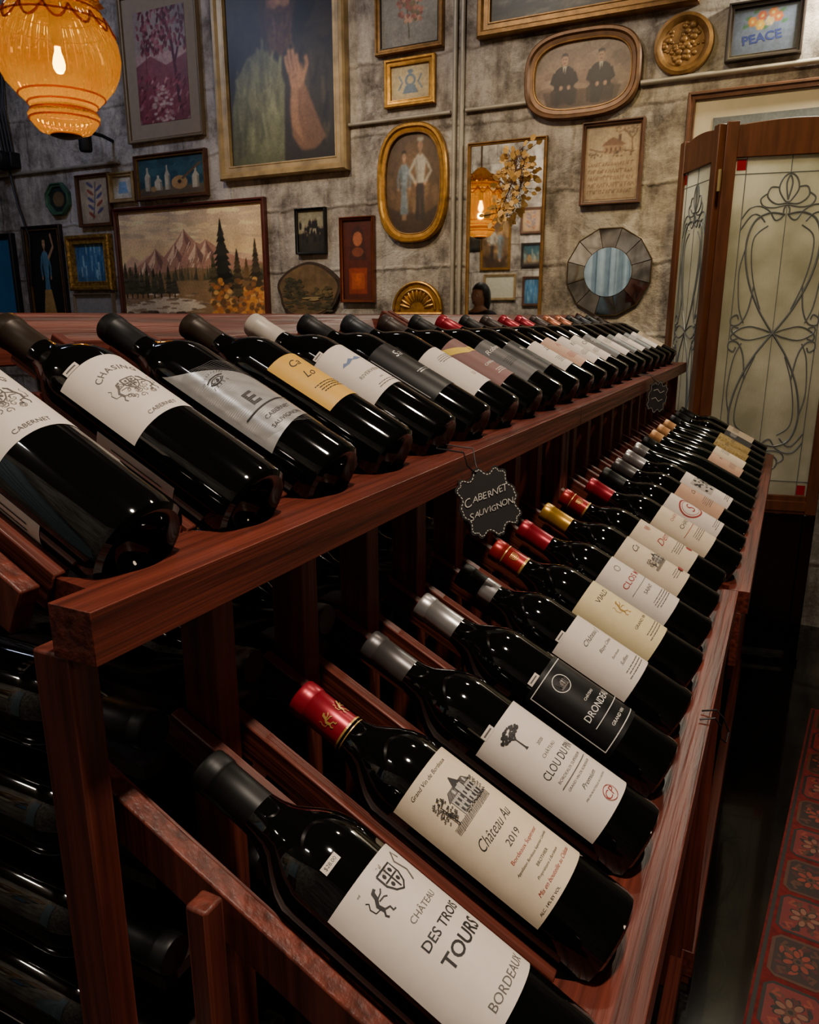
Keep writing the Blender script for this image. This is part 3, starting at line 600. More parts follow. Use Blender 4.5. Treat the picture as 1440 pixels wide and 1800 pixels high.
# ------------------------------------------------------------ chalk tags
CHALK = mat('chalk_white', (206, 200, 190), .9, noise=.25, scale=300); SLATE = mat('chalkboard', (34, 32, 33), .8, noise=.2)
def chalk_tag(label, center, face, w, h, lines, roll, hook):
    n = Vector(face).normalized(); rt = Vector((0, 0, 1)).cross(n).normalized(); up = n.cross(rt)
    M = Matrix(((rt.x, up.x, n.x), (rt.y, up.y, n.y), (rt.z, up.z, n.z))) @ Matrix.Rotation(roll, 3, 'Z')
    t = thing('chalkboard_tag', label, 'tag', center)
    fn = lambda u, v, d: M @ Vector((u, v, d))
    half = [(0, .59), (.03, .61), (.07, .59), (.10, .53), (.15, .48), (.21, .46), (.26, .48), (.31, .52), (.36, .53), (.395, .50), (.40, .455), (.43, .435), (.47, .43), (.505, .40), (.51, .35), (.485, .30), (.465, .23), (.48, .16), (.53, .12), (.56, .06), (.545, 0)]   # scalloped outline, one quarter
    def outline(k):
        q = half+[(x, -y) for x, y in half[-2::-1]]; q = q+[(-x, y) for x, y in q[-2:0:-1]]
        return [(x*w*k, y*h*k) for x, y in q]
    b = MB().prism(outline(1), fn, -.0015, .0015, SLATE).build('board', t)
    d = Decal(); o = outline(.93)
    for i in range(len(o)):
        p, q = o[i], o[(i+1) % len(o)]
        d.line([(p[0]+(q[0]-p[0])*.05, p[1]+(q[1]-p[1])*.05), (p[0]+(q[0]-p[0])*.65, p[1]+(q[1]-p[1])*.65)], .0010*w/.066, CHALK)
    for s, u, v, hh_ in lines:
        if s:
            rr = random.Random(len(s)); k = hh_/.72; adv = []
            for i, ch in enumerate(s):
                vs_, _ = tgeo(ch, 0, .12); xx = [p[0] for p in vs_]; adv.append((max(xx)-min(xx))*k*(1.2 if i == 0 else .9)+.0009)
            f = min(1, w*.88/sum(adv)); x = u-sum(adv)*f/2
            for i, ch in enumerate(s):
                big = 1.25 if i == 0 else .92
                d.text(ch, x+adv[i]*f/2, v+rr.uniform(-.0009, .0009)+(i-len(s)/2)*.0001, 0, CHALK, None, .25, -.006, rr.uniform(-.16, .16), k*f*big*rr.uniform(.92, 1.08)); x += adv[i]*f
        else: d.line([(u-w*.3, v), (u-w*.1, v+hh_), (u+w*.1, v-hh_*.3), (u+w*.3, v+hh_)], .0012, CHALK)
    mb = MB(); d.put(mb, lambda u, v, k: fn(u, v, .0018+.00001*k)); mb.build('chalk_lettering', b)
    top = M @ Vector((0, h*.50, 0)); hk = Vector(hook)-Vector(center)
    mid = (top+hk)/2
    mb = MB()
    for sgn in (-1, 1):
        e = Vector((0, sgn*.012, 0))
        mb.tube([top, top+(mid-top)*.5+e*.6, mid+e, hk+e*1.2+Vector((.004, 0, .004)), hk+e*1.2+Vector((-.03, 0, .006))], .0009, BLACK, 6)
    mb.build('cord', t)
chalk_tag('black scalloped chalk tag reading CABERNET SAUVIGNON, hanging from upper ledge', (-.296, .800, 1.092), (.58, -.78, .22), .064, .069, [('CABERNET', 0, .009, .012), ('SAUVIGNON', 0, -.008, .012)], math.radians(20), (-.326, .80, 1.146))
chalk_tag('small pale chalk tag hanging at the far half of the upper ledge', (-.305, 2.06, 1.095), (.6, -.76, .1), .05, .07, [('', 0, .014, .006), ('', 0, -.008, .006)], math.radians(-14), (-.326, 2.06, 1.146))
o = MB().tube([(-.05, .86, .845), (-.034, .865, .848), (-.027, .868, .838), (-.026, .872, .82), (-.02, .88, .812), (-.018, .888, .822), (-.026, .886, .84), (-.034, .884, .849), (-.05, .882, .845)], .0011, BLACK, 6).build('cord_loop')
tag(o, 'black cord loop hooked over the lower ledge edge', 'cord')
# ------------------------------------------------------------ framed things on the wall
def shape_pts(kind, w, h, ins):
    a, b = w/2-ins, h/2-ins
    if kind == 'rect': return [(-a, -b), (a, -b), (a, b), (-a, b)]
    n = 72; e = {'oval': 2, 'stadium': 2.7, 'oblong': 3.0}.get(kind)
    if e: return [(a*math.copysign(abs(math.cos(2*PI*i/n))**(2/e), math.cos(2*PI*i/n)), b*math.copysign(abs(math.sin(2*PI*i/n))**(2/e), math.sin(2*PI*i/n))) for i in range(n)]
    c = min(w, h)*.30-ins*.41
    if kind == 'octa': return [(-a+c, -b), (a-c, -b), (a, -b+c), (a, b-c), (a-c, b), (-a+c, b), (-a, b-c), (-a, -b+c)]
def frame_mesh(mb, kind, w, h, fw, dp, m, m2=None):
    prof = [(0, 0), (0, dp*.8), (fw*.12, dp), (fw*.35, dp), (fw*.5, dp*.72), (fw*.8, dp*.66), (fw*.86, dp*.72), (fw*.94, dp*.7), (fw, dp*.3), (fw, dp*.1)]
    loops = [[(x, -d, z) for x, z in shape_pts(kind, w, h, i)] for i, d in prof]; n = len(loops[0])
    for k, (A, B) in enumerate(zip(loops, loops[1:])):
        fs = [(i, (i+1) % n, n+(i+1) % n, n+i) for i in range(n)]
        mb.add(A+B, fs, (m2 if (m2 and k >= 5) else m), kind != 'rect')
def pixrect(r, Y=YW):
    xl, xr, yt, yb = r; xm, ym = (xl+xr)/2, (yt+yb)/2
    a = onwall(xl, ym, Y)[0]; b = onwall(xr, ym, Y)[0]; z1 = onwall(xm, yt, Y)[1]; z0 = onwall(xm, yb, Y)[1]
    return (a+b)/2, (z0+z1)/2, b-a, z1-z0
SEED = [0]
def framed(name, label, cat, r, fw, fm, draw, bg, kind='rect', matc=None, mw=0, dp=.03, fm2=None, geo=None, flip=False, br=0, grain=.14, vig=.25, cell=.004, gain=1):
    cx, cz, w, h = geo or pixrect(r)
    t = thing(name, label, cat, (cx, (YR+.002) if flip else (YW-.002), cz), (0, 0, PI) if flip else None)
    mb = MB(); frame_mesh(mb, kind, w, h, fw, dp, fm, fm2); mb.build('frame', t)
    ins = fw*.9; y0 = -dp*.28
    if matc:
        MB().prism(shape_pts(kind, w, h, ins), lambda u, v, d: Vector((u, d, v)), -.002, y0, matc).build('mount', t); ins = fw+mw; y0 -= .001
    pts = shape_pts(kind, w, h, ins); mb = MB().prism(pts, lambda u, v, d: Vector((u, d, v)), y0+.001, y0-.001, col(*bg[1:]))
    iw, ih = w-2*ins, h-2*ins
    if draw:
        SEED[0] += 1; d = Decal(); draw(d); nx, ny = max(14, int(iw/cell)), max(14, int(ih/cell))
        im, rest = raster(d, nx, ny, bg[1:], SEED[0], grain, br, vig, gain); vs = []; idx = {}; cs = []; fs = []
        e = {'oval': 2, 'stadium': 2.7, 'oblong': 3.0}.get(kind)
        for j in range(ny):
            for i in range(nx):
                u, v = i/(nx-1)-.5, j/(ny-1)-.5
                if e and abs(2*u)**e+abs(2*v)**e > 1: continue
                if kind == 'octa' and abs(u)+abs(v) > .70: continue
                idx[(i, j)] = len(vs); vs.append((u*iw, y0-.0014, v*ih)); cs.append(im[j, i])
        for j in range(ny-1):
            for i in range(nx-1):
                q = [(i, j), (i+1, j), (i+1, j+1), (i, j+1)]
                if all(k in idx for k in q): fs.append([idx[k] for k in q])
        mb.vc[len(mb.v)] = np.array(cs); mb.add(vs, fs, PAINTED)
        rest.put(mb, lambda u, v, n: Vector(((u-.5)*iw, y0-.0020, (v-.5)*ih)))
    mb.build('picture', t, rec=False)
    return t
def pine(d, x, y, w, h, m):
    d.rect(x-w*.06, x+w*.06, y-.03, y+h*.2, P(50, 36, 26)); rr = random.Random(int(x*1000))
    for i in range(11):
        f = i/11; ww = w*(1-f)*.5*rr.uniform(.75, 1.1)+.006; yy = y+h*(.06+f*.9); k = rr.uniform(.8, 1.25); c = P(*[min(255, int(a*k)) for a in m[1:]])
        d.poly([(x-ww, yy-h*.02), (x-ww*.5, yy-h*.01), (x-ww*.3, yy-h*.04), (x+ww*.3, yy-h*.03), (x+ww*.6, yy-h*.01), (x+ww, yy), (x+ww*.2, yy+h*.14), (x-ww*.1, yy+h*.13)], c)
def mountains(d):
    rr = random.Random(2)
    for i in range(12): f = i/11; d.rect(0, 1, .5+.042*i, 1, P(int(246-36*f), int(206-26*f), int(146+2*f)))
    for i in range(40): d.disc(rr.random(), .72+rr.random()*.28, .05+.08*rr.random(), .012+.02*rr.random(), P(*rr.choice([(232, 200, 152), (246, 212, 158), (208, 178, 140), (248, 218, 166)])), 10, rr.uniform(-.2, .2))
    d.poly([(0, .5), (.08, .6), (.14, .55), (.2, .6), (.3, .56), (.6, .62), (.8, .6), (1, .56), (1, .3), (0, .3)], P(216, 176, 140))
    d.poly([(0, .42), (.06, .5), (.12, .5), (.18, .56), (.22, .6), (.26, .66), (.29, .61), (.32, .58), (.36, .64), (.40, .70), (.43, .74), (.47, .82), (.50, .77), (.52, .74), (.55, .70), (.58, .68), (.62, .72), (.66, .68), (.72, .62), (.78, .58), (.85, .54), (1, .5), (1, .3), (0, .3)], P(184, 134, 108))
    for x, y in ((.26, .66), (.40, .70), (.47, .82), (.62, .72), (.18, .56), (.06, .5), (.55, .70)):
        d.poly([(x, y), (x-.02, y-.06), (x-.06, y-.14), (x-.04, y-.2), (x-.01, y-.13)], P(240, 198, 160)); d.poly([(x, y), (x+.015, y-.05), (x+.05, y-.12), (x+.03, y-.2), (x+.005, y-.1)], P(138, 98, 86))
        for i in range(6): xx = x+rr.uniform(-.05, .04); yy = y-.06-rr.random()*.14; d.line([(xx, yy), (xx-.02, yy-.06)], .006, P(*rr.choice([(226, 180, 142), (148, 110, 92), (244, 204, 166)])))
    d.poly([(0, .44), (.2, .42), (.5, .48), (.75, .44), (1, .5), (1, .1), (0, .1)], P(146, 116, 80))
    for i in range(70): x = rr.random(); d.poly([(x-.012, .36+.02*rr.random()), (x+.012, .36), (x, .42+rr.random()*.09)], P(*rr.choice([(92, 84, 58), (112, 94, 62), (76, 72, 54), (138, 106, 66)])))
    d.poly([(0, .3), (.25, .34), (.5, .3), (.7, .26), (1, .3), (1, 0), (0, 0)], P(152, 118, 80))
    d.poly([(.0, .14), (.3, .22), (.52, .19), (.6, .12), (.42, .07), (.1, .05), (0, .06)], P(224, 202, 168))
    for i in range(60): d.disc(rr.random()*.6, .03+rr.random()*.22, .02+.03*rr.random(), .008, P(*rr.choice([(228, 206, 172), (178, 148, 114), (124, 102, 80), (158, 128, 98)])), 8)
    for x, h in ((.02, .3), (.06, .26), (.1, .3), (.14, .22), (.18, .26), (.23, .24), (.28, .22), (.34, .26), (.38, .2)): pine(d, x, .24, .07, h, P(72, 68, 50))
    pine(d, .72, .24, .2, .64, P(44, 42, 34)); pine(d, .66, .24, .1, .34, P(80, 70, 46)); pine(d, .82, .2, .12, .42, P(74, 62, 42)); pine(d, .88, .2, .1, .34, P(104, 78, 48)); pine(d, .94, .2, .12, .5, P(66, 56, 40))
    for i in range(170): d.disc(.64+rr.random()*.36, .06+rr.random()*.32*rr.random()**.4, .018, .022, P(*rr.choice([(216, 142, 66), (190, 114, 54), (152, 98, 56), (228, 166, 88), (114, 80, 48)])), 7)
    for i in range(24): d.disc(.02+rr.random()*.58, .01+rr.random()*.07, .03, .018, P(*rr.choice([(104, 84, 66), (72, 58, 46), (140, 116, 92)])), 8)
def bearded(d):
    rr = random.Random(8)
    for i in range(90): d.disc(rr.random(), rr.random(), .12, .09, P(*rr.choice([(46, 40, 30), (54, 47, 34), (40, 34, 26), (60, 51, 37)])), 10, rr.random()*3)
    d.poly([(0, .35), (.12, .6), (.28, .66), (.4, .6), (.62, .72), (.9, .55), (1, .4), (1, 0), (0, 0)], P(52, 46, 34))
    d.poly([(.02, 0), (.04, .34), (.1, .5), (.2, .6), (.34, .64), (.48, .56), (.55, .42), (.58, .2), (.62, .0)], P(112, 112, 78))
    for i in range(70):
        x = .08+rr.random()*.42; y = .04+rr.random()*.42; l = .1+rr.random()*.16; s = rr.uniform(-.05, .07); d.line([(x, y), (x+s*.5, y+l*.5), (x+s, y+l)], .012+.03*rr.random(), P(*rr.choice([(124, 124, 88), (104, 104, 72), (132, 132, 96), (94, 94, 66), (114, 114, 80)])))
    d.poly([(.52, 0), (.54, .4), (.62, .64), (.74, .68), (.9, .6), (1, .42), (1, 0)], P(56, 48, 36))
    for i in range(26): x = .6+rr.random()*.36; y = .05+rr.random()*.45; d.line([(x, y), (x+rr.uniform(-.04, .08), y+.14)], .02+.02*rr.random(), P(*rr.choice([(70, 62, 46), (44, 38, 30), (78, 68, 50), (38, 32, 25)])))
    d.poly([(.34, .7), (.32, .9), (.36, 1), (.66, 1), (.68, .88), (.62, .7), (.5, .62), (.42, .64)], P(64, 44, 30))
    d.poly([(.40, .84), (.40, .98), (.46, 1), (.58, 1), (.62, .96), (.61, .84), (.55, .80), (.46, .80)], P(166, 120, 82)); d.poly([(.40, .84), (.40, .98), (.45, 1), (.46, .9), (.44, .82)], P(128, 88, 61))
    d.disc(.45, .92, .04, .012, P(62, 42, 30), 10); d.disc(.57, .92, .035, .012, P(62, 42, 30), 10); d.line([(.41, .945), (.45, .955), (.49, .945)], .01, P(60, 42, 30)); d.line([(.54, .945), (.57, .955), (.61, .945)], .01, P(60, 42, 30))
    d.poly([(.505, .94), (.535, .86), (.49, .855)], P(190, 142, 102)); d.disc(.46, .87, .03, .02, P(172, 118, 89), 10); d.disc(.58, .87, .025, .02, P(180, 128, 97), 10)
    d.poly([(.38, .85), (.47, .83), (.52, .845), (.57, .83), (.64, .85), (.63, .72), (.57, .62), (.52, .58), (.46, .62), (.39, .72)], P(82, 56, 38)); d.poly([(.46, .825), (.57, .825), (.54, .81), (.49, .81)], P(116, 70, 56))
    for i in range(60): x = .40+rr.random()*.22; y = .66+rr.random()*.15; d.line([(x, y), (x+rr.uniform(-.02, .02), y-.04), (x+rr.uniform(-.03, .03), y-.07)], .008, P(*rr.choice([(104, 78, 53), (70, 47, 34), (124, 96, 68), (92, 64, 44)])))
    d.poly([(.60, .14), (.58, .3), (.60, .42), (.70, .46), (.78, .32), (.90, .12), (.8, .06), (.68, .06)], P(132, 94, 66)); d.poly([(.60, .2), (.59, .34), (.62, .42), (.66, .4), (.66, .24), (.7, .1)], P(164, 120, 84))
    d.poly([(.6, .4), (.575, .5), (.62, .54), (.70, .52), (.73, .44), (.69, .4)], P(164, 120, 86))
    for x, l in ((.585, .09), (.615, .12), (.65, .12), (.685, .09)): d.line([(x, .49), (x-.02, .49+l*.55), (x-.028, .49+l)], .028, P(174, 130, 94)); d.line([(x+.015, .49), (x-.006, .49+l*.55), (x-.013, .48+l)], .007, P(98, 66, 46))
    d.line([(.71, .45), (.75, .52), (.735, .565)], .032, P(160, 116, 82)); d.line([(.61, .46), (.66, .47)], .008, P(120, 84, 58))
def redtrees(d):
    d.rect(0, 1, 0, .3, P(140, 62, 70)); d.rect(0, 1, .3, .62, P(186, 146, 136)); d.rect(0, 1, .62, 1, P(164, 142, 130))
    rr = random.Random(4)
    d.poly([(0, .52), (.3, .6), (.6, .5), (1, .58), (1, .3), (0, .3)], P(136, 72, 78)); d.line([(.82, .1), (.77, .45), (.72, .7), (.6, .92)], .05, P(88, 34, 44)); d.line([(.76, .5), (.9, .75)], .035, P(88, 34, 44)); d.line([(.2, .3), (.22, .6), (.18, .8)], .02, P(110, 50, 60))
    for i in range(150): d.disc(.05+rr.random()*.95, .62+rr.random()*.38, .035, .02, P(*rr.choice([(106, 36, 46), (132, 54, 62), (160, 88, 92), (90, 30, 40)])), 7, rr.random()*3)
    for i in range(150): d.disc(rr.random(), rr.random()*.42, .04, .015, P(*rr.choice([(112, 38, 50), (164, 76, 84), (188, 128, 124), (136, 56, 66)])), 7, rr.random())
    for i in range(40): d.disc(.3+rr.random()*.36, rr.random()*.32, .04, .014, P(*rr.choice([(196, 158, 146), (176, 120, 116), (206, 172, 158)])), 7)
def figure(d, x, y, s, skin, coat, legs, hat=None, skirt=False, akimbo=False):
    sh = lambda c, k: P(*[max(0, min(255, int(a*k))) for a in c[1:]])
    if skirt:
        d.poly([(x-.11*s, y), (x+.11*s, y), (x+.06*s, y+.42*s), (x-.06*s, y+.42*s)], coat); d.rect(x-.05*s, x-.01*s, y-.08*s, y, skin); d.rect(x+.01*s, x+.05*s, y-.08*s, y, skin)
        for i in range(5): d.line([(x-.08*s+i*.04*s, y+.02*s), (x-.03*s+i*.015*s, y+.4*s)], .012*s, sh(coat, .8))
    else:
        d.poly([(x-.1*s, y-.08*s), (x-.02*s, y-.08*s), (x, y+.25*s), (x+.02*s, y-.08*s), (x+.1*s, y-.08*s), (x+.08*s, y+.42*s), (x-.08*s, y+.42*s)], legs)
        d.poly([(x-.1*s, y-.08*s), (x-.07*s, y-.08*s), (x-.05*s, y+.4*s), (x-.08*s, y+.42*s)], sh(legs, .7))
    d.poly([(x-.08*s, y+.38*s), (x+.08*s, y+.38*s), (x+.13*s, y+.66*s), (x+.09*s, y+.71*s), (x+.04*s, y+.74*s), (x-.04*s, y+.74*s), (x-.09*s, y+.71*s), (x-.13*s, y+.66*s)], coat)
    d.poly([(x-.08*s, y+.38*s), (x-.04*s, y+.38*s), (x-.06*s, y+.7*s), (x-.13*s, y+.66*s)], sh(coat, .75)); d.line([(x, y+.4*s), (x, y+.7*s)], .01*s, sh(coat, .7))
    k = .24 if akimbo else .17
    for q in (-1, 1): d.line([(x+q*.11*s, y+.67*s), (x+q*k*s, y+.52*s), (x+q*(.1 if akimbo else .15)*s, y+.38*s)], .055*s, sh(coat, .92)); d.disc(x+q*(.1 if akimbo else .15)*s, y+.37*s, .025*s, .03*s, skin, 8)
    d.rect(x-.025*s, x+.025*s, y+.72*s, y+.79*s, sh(skin, .8)); d.disc(x, y+.84*s, .052*s, .075*s, skin, 16)
    d.disc(x-.02*s, y+.85*s, .01*s, .007*s, sh(skin, .4), 8); d.disc(x+.02*s, y+.85*s, .01*s, .007*s, sh(skin, .4), 8); d.rect(x-.018*s, x+.018*s, y+.795*s, y+.803*s, sh(skin, .5)); d.line([(x, y+.85*s), (x+.006*s, y+.82*s)], .008*s, sh(skin, .7))
    d.poly([(x-.058*s, y+.84*s), (x-.06*s, y+.90*s), (x-.03*s, y+.93*s), (x+.03*s, y+.93*s), (x+.06*s, y+.90*s), (x+.058*s, y+.84*s), (x+.04*s, y+.885*s), (x-.04*s, y+.885*s)], P(46, 32, 24))
    if hat: d.poly([(x-.065*s, y+.885*s), (x+.065*s, y+.885*s), (x+.075*s, y+.93*s), (x-.075*s, y+.93*s)], hat)
def couple(d):
    rr = random.Random(11)
    for i in range(90): d.disc(rr.random(), rr.random(), .1, .07, P(*rr.choice([(106, 78, 50), (116, 86, 56), (94, 70, 46), (124, 94, 62)])), 9, rr.random()*3)
    d.poly([(.0, .3), (.3, .22), (.7, .2), (1, .3), (.8, .0), (.2, .0)], P(76, 55, 38))
    figure(d, .34, .2, .68, P(190, 146, 112), P(126, 136, 140), None, None, True); figure(d, .63, .2, .80, P(190, 142, 106), P(198, 186, 166), P(60, 50, 44), P(200, 190, 172), False, True)
    for i in range(30): d.disc(.27+rr.random()*.14, .22+rr.random()*.4, .012, .01, P(*rr.choice([(154, 162, 162), (104, 114, 122)])), 7)
def twomen(d):
    rr = random.Random(5)
    for i in range(90): d.disc(rr.random(), rr.random(), .08, .1, P(*rr.choice([(142, 116, 96), (150, 124, 102), (132, 106, 88), (160, 134, 112)])), 9, rr.random()*3)
    d.poly([(.1, .3), (.9, .3), (.85, .05), (.15, .05)], P(98, 76, 62))
    for x, q in ((.32, 1), (.69, -1)):
        d.poly([(x-.13, .1), (x+.13, .1), (x+.14, .3), (x+.1, .34), (x-.1, .34), (x-.14, .3)], P(70, 54, 46))
        d.poly([(x-.1, .30), (x+.1, .30), (x+.115, .5), (x+.09, .6), (x+.04, .65), (x-.04, .65), (x-.09, .6), (x-.115, .5)], P(50, 40, 38))
        d.poly([(x-.08+q*.02, .36), (x+.08+q*.02, .36), (x+.08+q*.05, .24), (x+.05+q*.05, .08), (x+.0+q*.05, .08), (x-.02, .22), (x-.05, .08), (x-.09, .08), (x-.09, .26)], P(56, 46, 44))
        d.line([(x-.1, .56), (x-.13, .42), (x-.04, .34)], .035, P(44, 35, 33)); d.line([(x+.1, .56), (x+.13, .42), (x+.05, .34)], .035, P(44, 35, 33)); d.disc(x-.03, .34, .02, .035, P(180, 140, 114), 8); d.disc(x+.05, .34, .02, .035, P(180, 140, 114), 8)
        d.poly([(x-.022, .65), (x+.022, .65), (x, .5)], P(196, 180, 160)); d.line([(x, .62), (x, .5)], .008, P(40, 32, 30)); d.disc(x, .735, .034, .085, P(188, 146, 118), 16)
        d.poly([(x-.037, .75), (x-.03, .82), (x, .84), (x+.03, .82), (x+.037, .75), (x+.025, .79), (x-.025, .79)], P(48, 36, 30)); d.disc(x-.012, .745, .007, .01, P(70, 48, 38), 7); d.disc(x+.012, .745, .007, .01, P(70, 48, 38), 7); d.rect(x-.013, x+.013, .685, .697, P(96, 64, 50))
def sampler(d):
    br = P(112, 76, 54); rr = random.Random(9)
    d.line([(.08, .70), (.3, .65), (.5, .68), (.9, .63)], .012, br); d.rect(.34, .68, .62, .74, P(172, 138, 108)); d.poly([(.3, .73), (.42, .8), (.5, .83), (.62, .79), (.74, .73)], P(134, 96, 70)); d.rect(.60, .65, .78, .86, br)
    for x in (.38, .46, .54, .62): d.rect(x, x+.03, .65, .70, br)
    d.line([(.86, .62), (.84, .8), (.7, .92)], .02, br); d.line([(.84, .8), (.93, .88)], .015, br)
    for i in range(46): d.disc(.54+rr.random()*.42, .87+rr.random()*.09, .018, .012, P(*rr.choice([(136, 104, 76), (112, 84, 60), (158, 126, 94)])), 7)
    for i in range(30): d.disc(.06+rr.random()*.88, .58+rr.random()*.07, .018, .012, P(*rr.choice([(130, 104, 72), (106, 84, 60)])), 7)
    for r in range(5):
        y = .49-r*.09; x = .08
        while x < .9:
            w = .02+rr.random()*.03; d.line([(x, y-.025), (x+w*.5, y+.025), (x+w, y-.025)] if rr.random() < .5 else [(x, y-.025), (x, y+.025), (x+w, y+.02)], .010, br); x += w+.018
    for a in ((.03, .97, .03, .042), (.03, .97, .955, .967), (.03, .045, .03, .967), (.955, .97, .03, .967)): d.rect(*a, P(150, 112, 84))
def peace(d):
    d.rect(0, 1, 0, 1, P(112, 126, 152)); d.text('PEACE', .46, .34, .2, col(30, 44, 104), .6, 0, .03, .12); rr = random.Random(2)
    for x, y in ((.2, .6), (.24, .76), (.78, .62), (.74, .84), (.5, .54), (.35, .88)): d.disc(x, y, .06, .035, P(70, 120, 80), 8, .6)
    for i, (x, y, c) in enumerate(((.3, .68, (230, 140, 50)), (.44, .78, (214, 96, 60)), (.56, .66, (226, 196, 150)), (.68, .72, (214, 110, 60)), (.42, .6, (236, 180, 60)), (.60, .82, (230, 130, 60)))):
        for k in range(6): d.disc(x+.04*math.cos(k*PI/3), y+.06*math.sin(k*PI/3), .035, .045, P(*c), 10)
        d.disc(x, y, .025, .035, P(246, 220, 120), 10)
def still(d):
    d.rect(0, 1, 0, 1, P(50, 86, 94)); d.rect(0, 1, 0, .25, P(104, 88, 68)); rr = random.Random(1)
    for i in range(40): d.disc(rr.random(), .3+rr.random()*.7, .06, .1, P(*rr.choice([(46, 80, 90), (60, 98, 104), (40, 70, 80)])), 8)
    bei = P(196, 184, 156); bd = P(140, 128, 106)
    for x, w, h in ((.14, .09, .6), (.30, .12, .38), (.44, .08, .62), (.86, .1, .5)):
        for c, a in ((bei, 1), (bd, 0)):
            if a: d.poly([(x-w/2, .16), (x+w/2, .16), (x+w/2, .16+h*.6), (x+w*.15, .16+h*.8), (x+w*.15, .16+h), (x-w*.15, .16+h), (x-w*.15, .16+h*.8), (x-w/2, .16+h*.6)], c)
            else: d.rect(x+w*.2, x+w/2, .16, .16+h*.58, c)
    d.disc(.62, .32, .12, .17, P(184, 140, 88), 18); d.line([(.66, .4), (.94, .78)], .045, P(112, 84, 56)); d.disc(.62, .34, .03, .05, P(64, 46, 34), 12); d.disc(.22, .2, .05, .07, P(176, 140, 90), 10)
def bluelady(d):
    d.rect(0, 1, 0, 1, P(34, 30, 28)); figure(d, .5, .12, .86, P(196, 150, 110), P(90, 140, 164), None, None, True); d.poly([(.3, 0), (.7, 0), (.6, .3), (.4, .3)], P(190, 150, 86)); d.line([(.6, .66), (.78, .8), (.72, .95)], .05, P(196, 150, 110))
def bluewater(d):
    d.rect(0, 1, 0, 1, P(70, 120, 160)); rr = random.Random(3)
    for i in range(60): x = rr.random(); y = rr.random()*.8; d.rect(x, x+.04, y, y+.25, P(*rr.choice([(110, 160, 190), (50, 96, 140), (150, 186, 200), (84, 134, 170)])))
def flowers(d):
    rr = random.Random(6); d.rect(0, 1, 0, 1, P(146, 140, 128)); d.line([(.5, .1), (.46, .5), (.5, .8)], .02, P(86, 80, 56)); d.line([(.5, .3), (.7, .6)], .015, P(86, 80, 56))
    for i in range(80): d.disc(.3+rr.random()*.42, .30+rr.random()*.45, .035, .03, P(*rr.choice([(176, 120, 100), (196, 150, 124), (150, 96, 84), (120, 104, 76)])), 8)
def cartouche(d):
    bl = P(110, 124, 136)
    d.poly([(.3, .2), (.7, .2), (.62, .42), (.38, .42)], bl); d.disc(.5, .56, .14, .18, bl, 16); d.disc(.5, .56, .08, .11, P(206, 180, 130), 14); d.line([(.2, .3), (.3, .5), (.22, .7)], .04, bl); d.line([(.8, .3), (.7, .5), (.78, .7)], .04, bl); d.disc(.5, .8, .07, .07, bl, 10)
def duskfield(d):
    d.rect(0, 1, 0, 1, P(92, 90, 84)); d.poly([(0, .5), (.3, .56), (.6, .48), (1, .54), (1, 0), (0, 0)], P(60, 58, 46)); d.poly([(0, .1), (.5, .2), (1, .08), (1, 0), (0, 0)], P(84, 78, 58)); rr = random.Random(4)
    for i in range(90): d.disc(rr.random(), rr.random()*.5, .04, .02, P(*rr.choice([(74, 70, 52), (52, 50, 40), (100, 92, 70), (120, 112, 92)])), 8)
def crowd(d):
    d.rect(0, 1, 0, 1, P(160, 150, 120)); d.rect(0, 1, 0, .45, P(52, 48, 40)); rr = random.Random(3)
    for i in range(26): x, y = .08+rr.random()*.84, .3+rr.random()*.4; d.disc(x, y, .05, .1, P(36, 32, 30), 9); d.disc(x, y+.1, .025, .03, P(120, 100, 80), 8)
def amber(d):
    d.rect(0, 1, 0, 1, P(92, 36, 20)); d.poly([(.2, .5), (.8, .5), (.7, .86), (.5, .94), (.3, .86)], P(70, 34, 24)); d.disc(.5, .76, .16, .09, P(176, 100, 60), 14); d.disc(.5, .6, .2, .06, P(130, 66, 40), 12); d.rect(.2, .8, .08, .4, P(150, 58, 22)); d.rect(.28, .72, .14, .34, P(184, 84, 30))
def botanic(d):
    d.line([(.4, .1), (.5, .5), (.56, .9)], .03, P(84, 76, 90))
    for i in range(9):
        y = .2+i*.08; d.disc(.5+(.16 if i % 2 else -.14), y, .13, .04, P(96, 88, 120) if i % 3 else P(150, 80, 60), 9, .5 if i % 2 else -.5)
def motif(d): d.poly([(.25, .25), (.75, .25), (.66, .75), (.34, .75)], P(120, 150, 180))
def greydisc(d): d.disc(.5, .5, .3, .3, P(110, 90, 60), 14)
def lake(d):
    d.rect(0, 1, 0, 1, P(110, 114, 116)); d.poly([(0, .6), (.3, .8), (.6, .66), (1, .8), (1, 0), (0, 0)], P(78, 84, 88)); rr = random.Random(4)
    for i in range(60): d.disc(rr.random(), rr.random()*.7, .05, .015, P(*rr.choice([(70, 78, 84), (96, 104, 108), (124, 128, 126)])), 8)
OFFW = mat('off_white_mount', (190, 176, 152), .8, noise=.05); GREYB = mat('putty_mount', (146, 128, 106), .8, noise=.06)
framed('framed_print', 'rose red tree print in a putty mount beside the big portrait', 'framed picture', (220, 356, -22, 248), .018, mat('thin_grey_gilt', (132, 112, 84), .4, .3), redtrees, P(160, 118, 116), matc=GREYB, mw=.075)
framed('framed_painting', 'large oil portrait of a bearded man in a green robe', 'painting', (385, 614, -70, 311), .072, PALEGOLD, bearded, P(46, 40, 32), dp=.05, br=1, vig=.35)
framed('framed_picture', 'flower picture in dark gilt frame at the top, right of portrait', 'framed picture', (663, 783, -75, 93), .03, OLDGOLD, flowers, P(140, 130, 110), fm2=DRK)
framed('framed_picture', 'small square gilt frame with a blue grey vase emblem', 'framed picture', (680, 768, 102, 188), .032, GOLD, cartouche, P(206, 180, 130), matc=None)
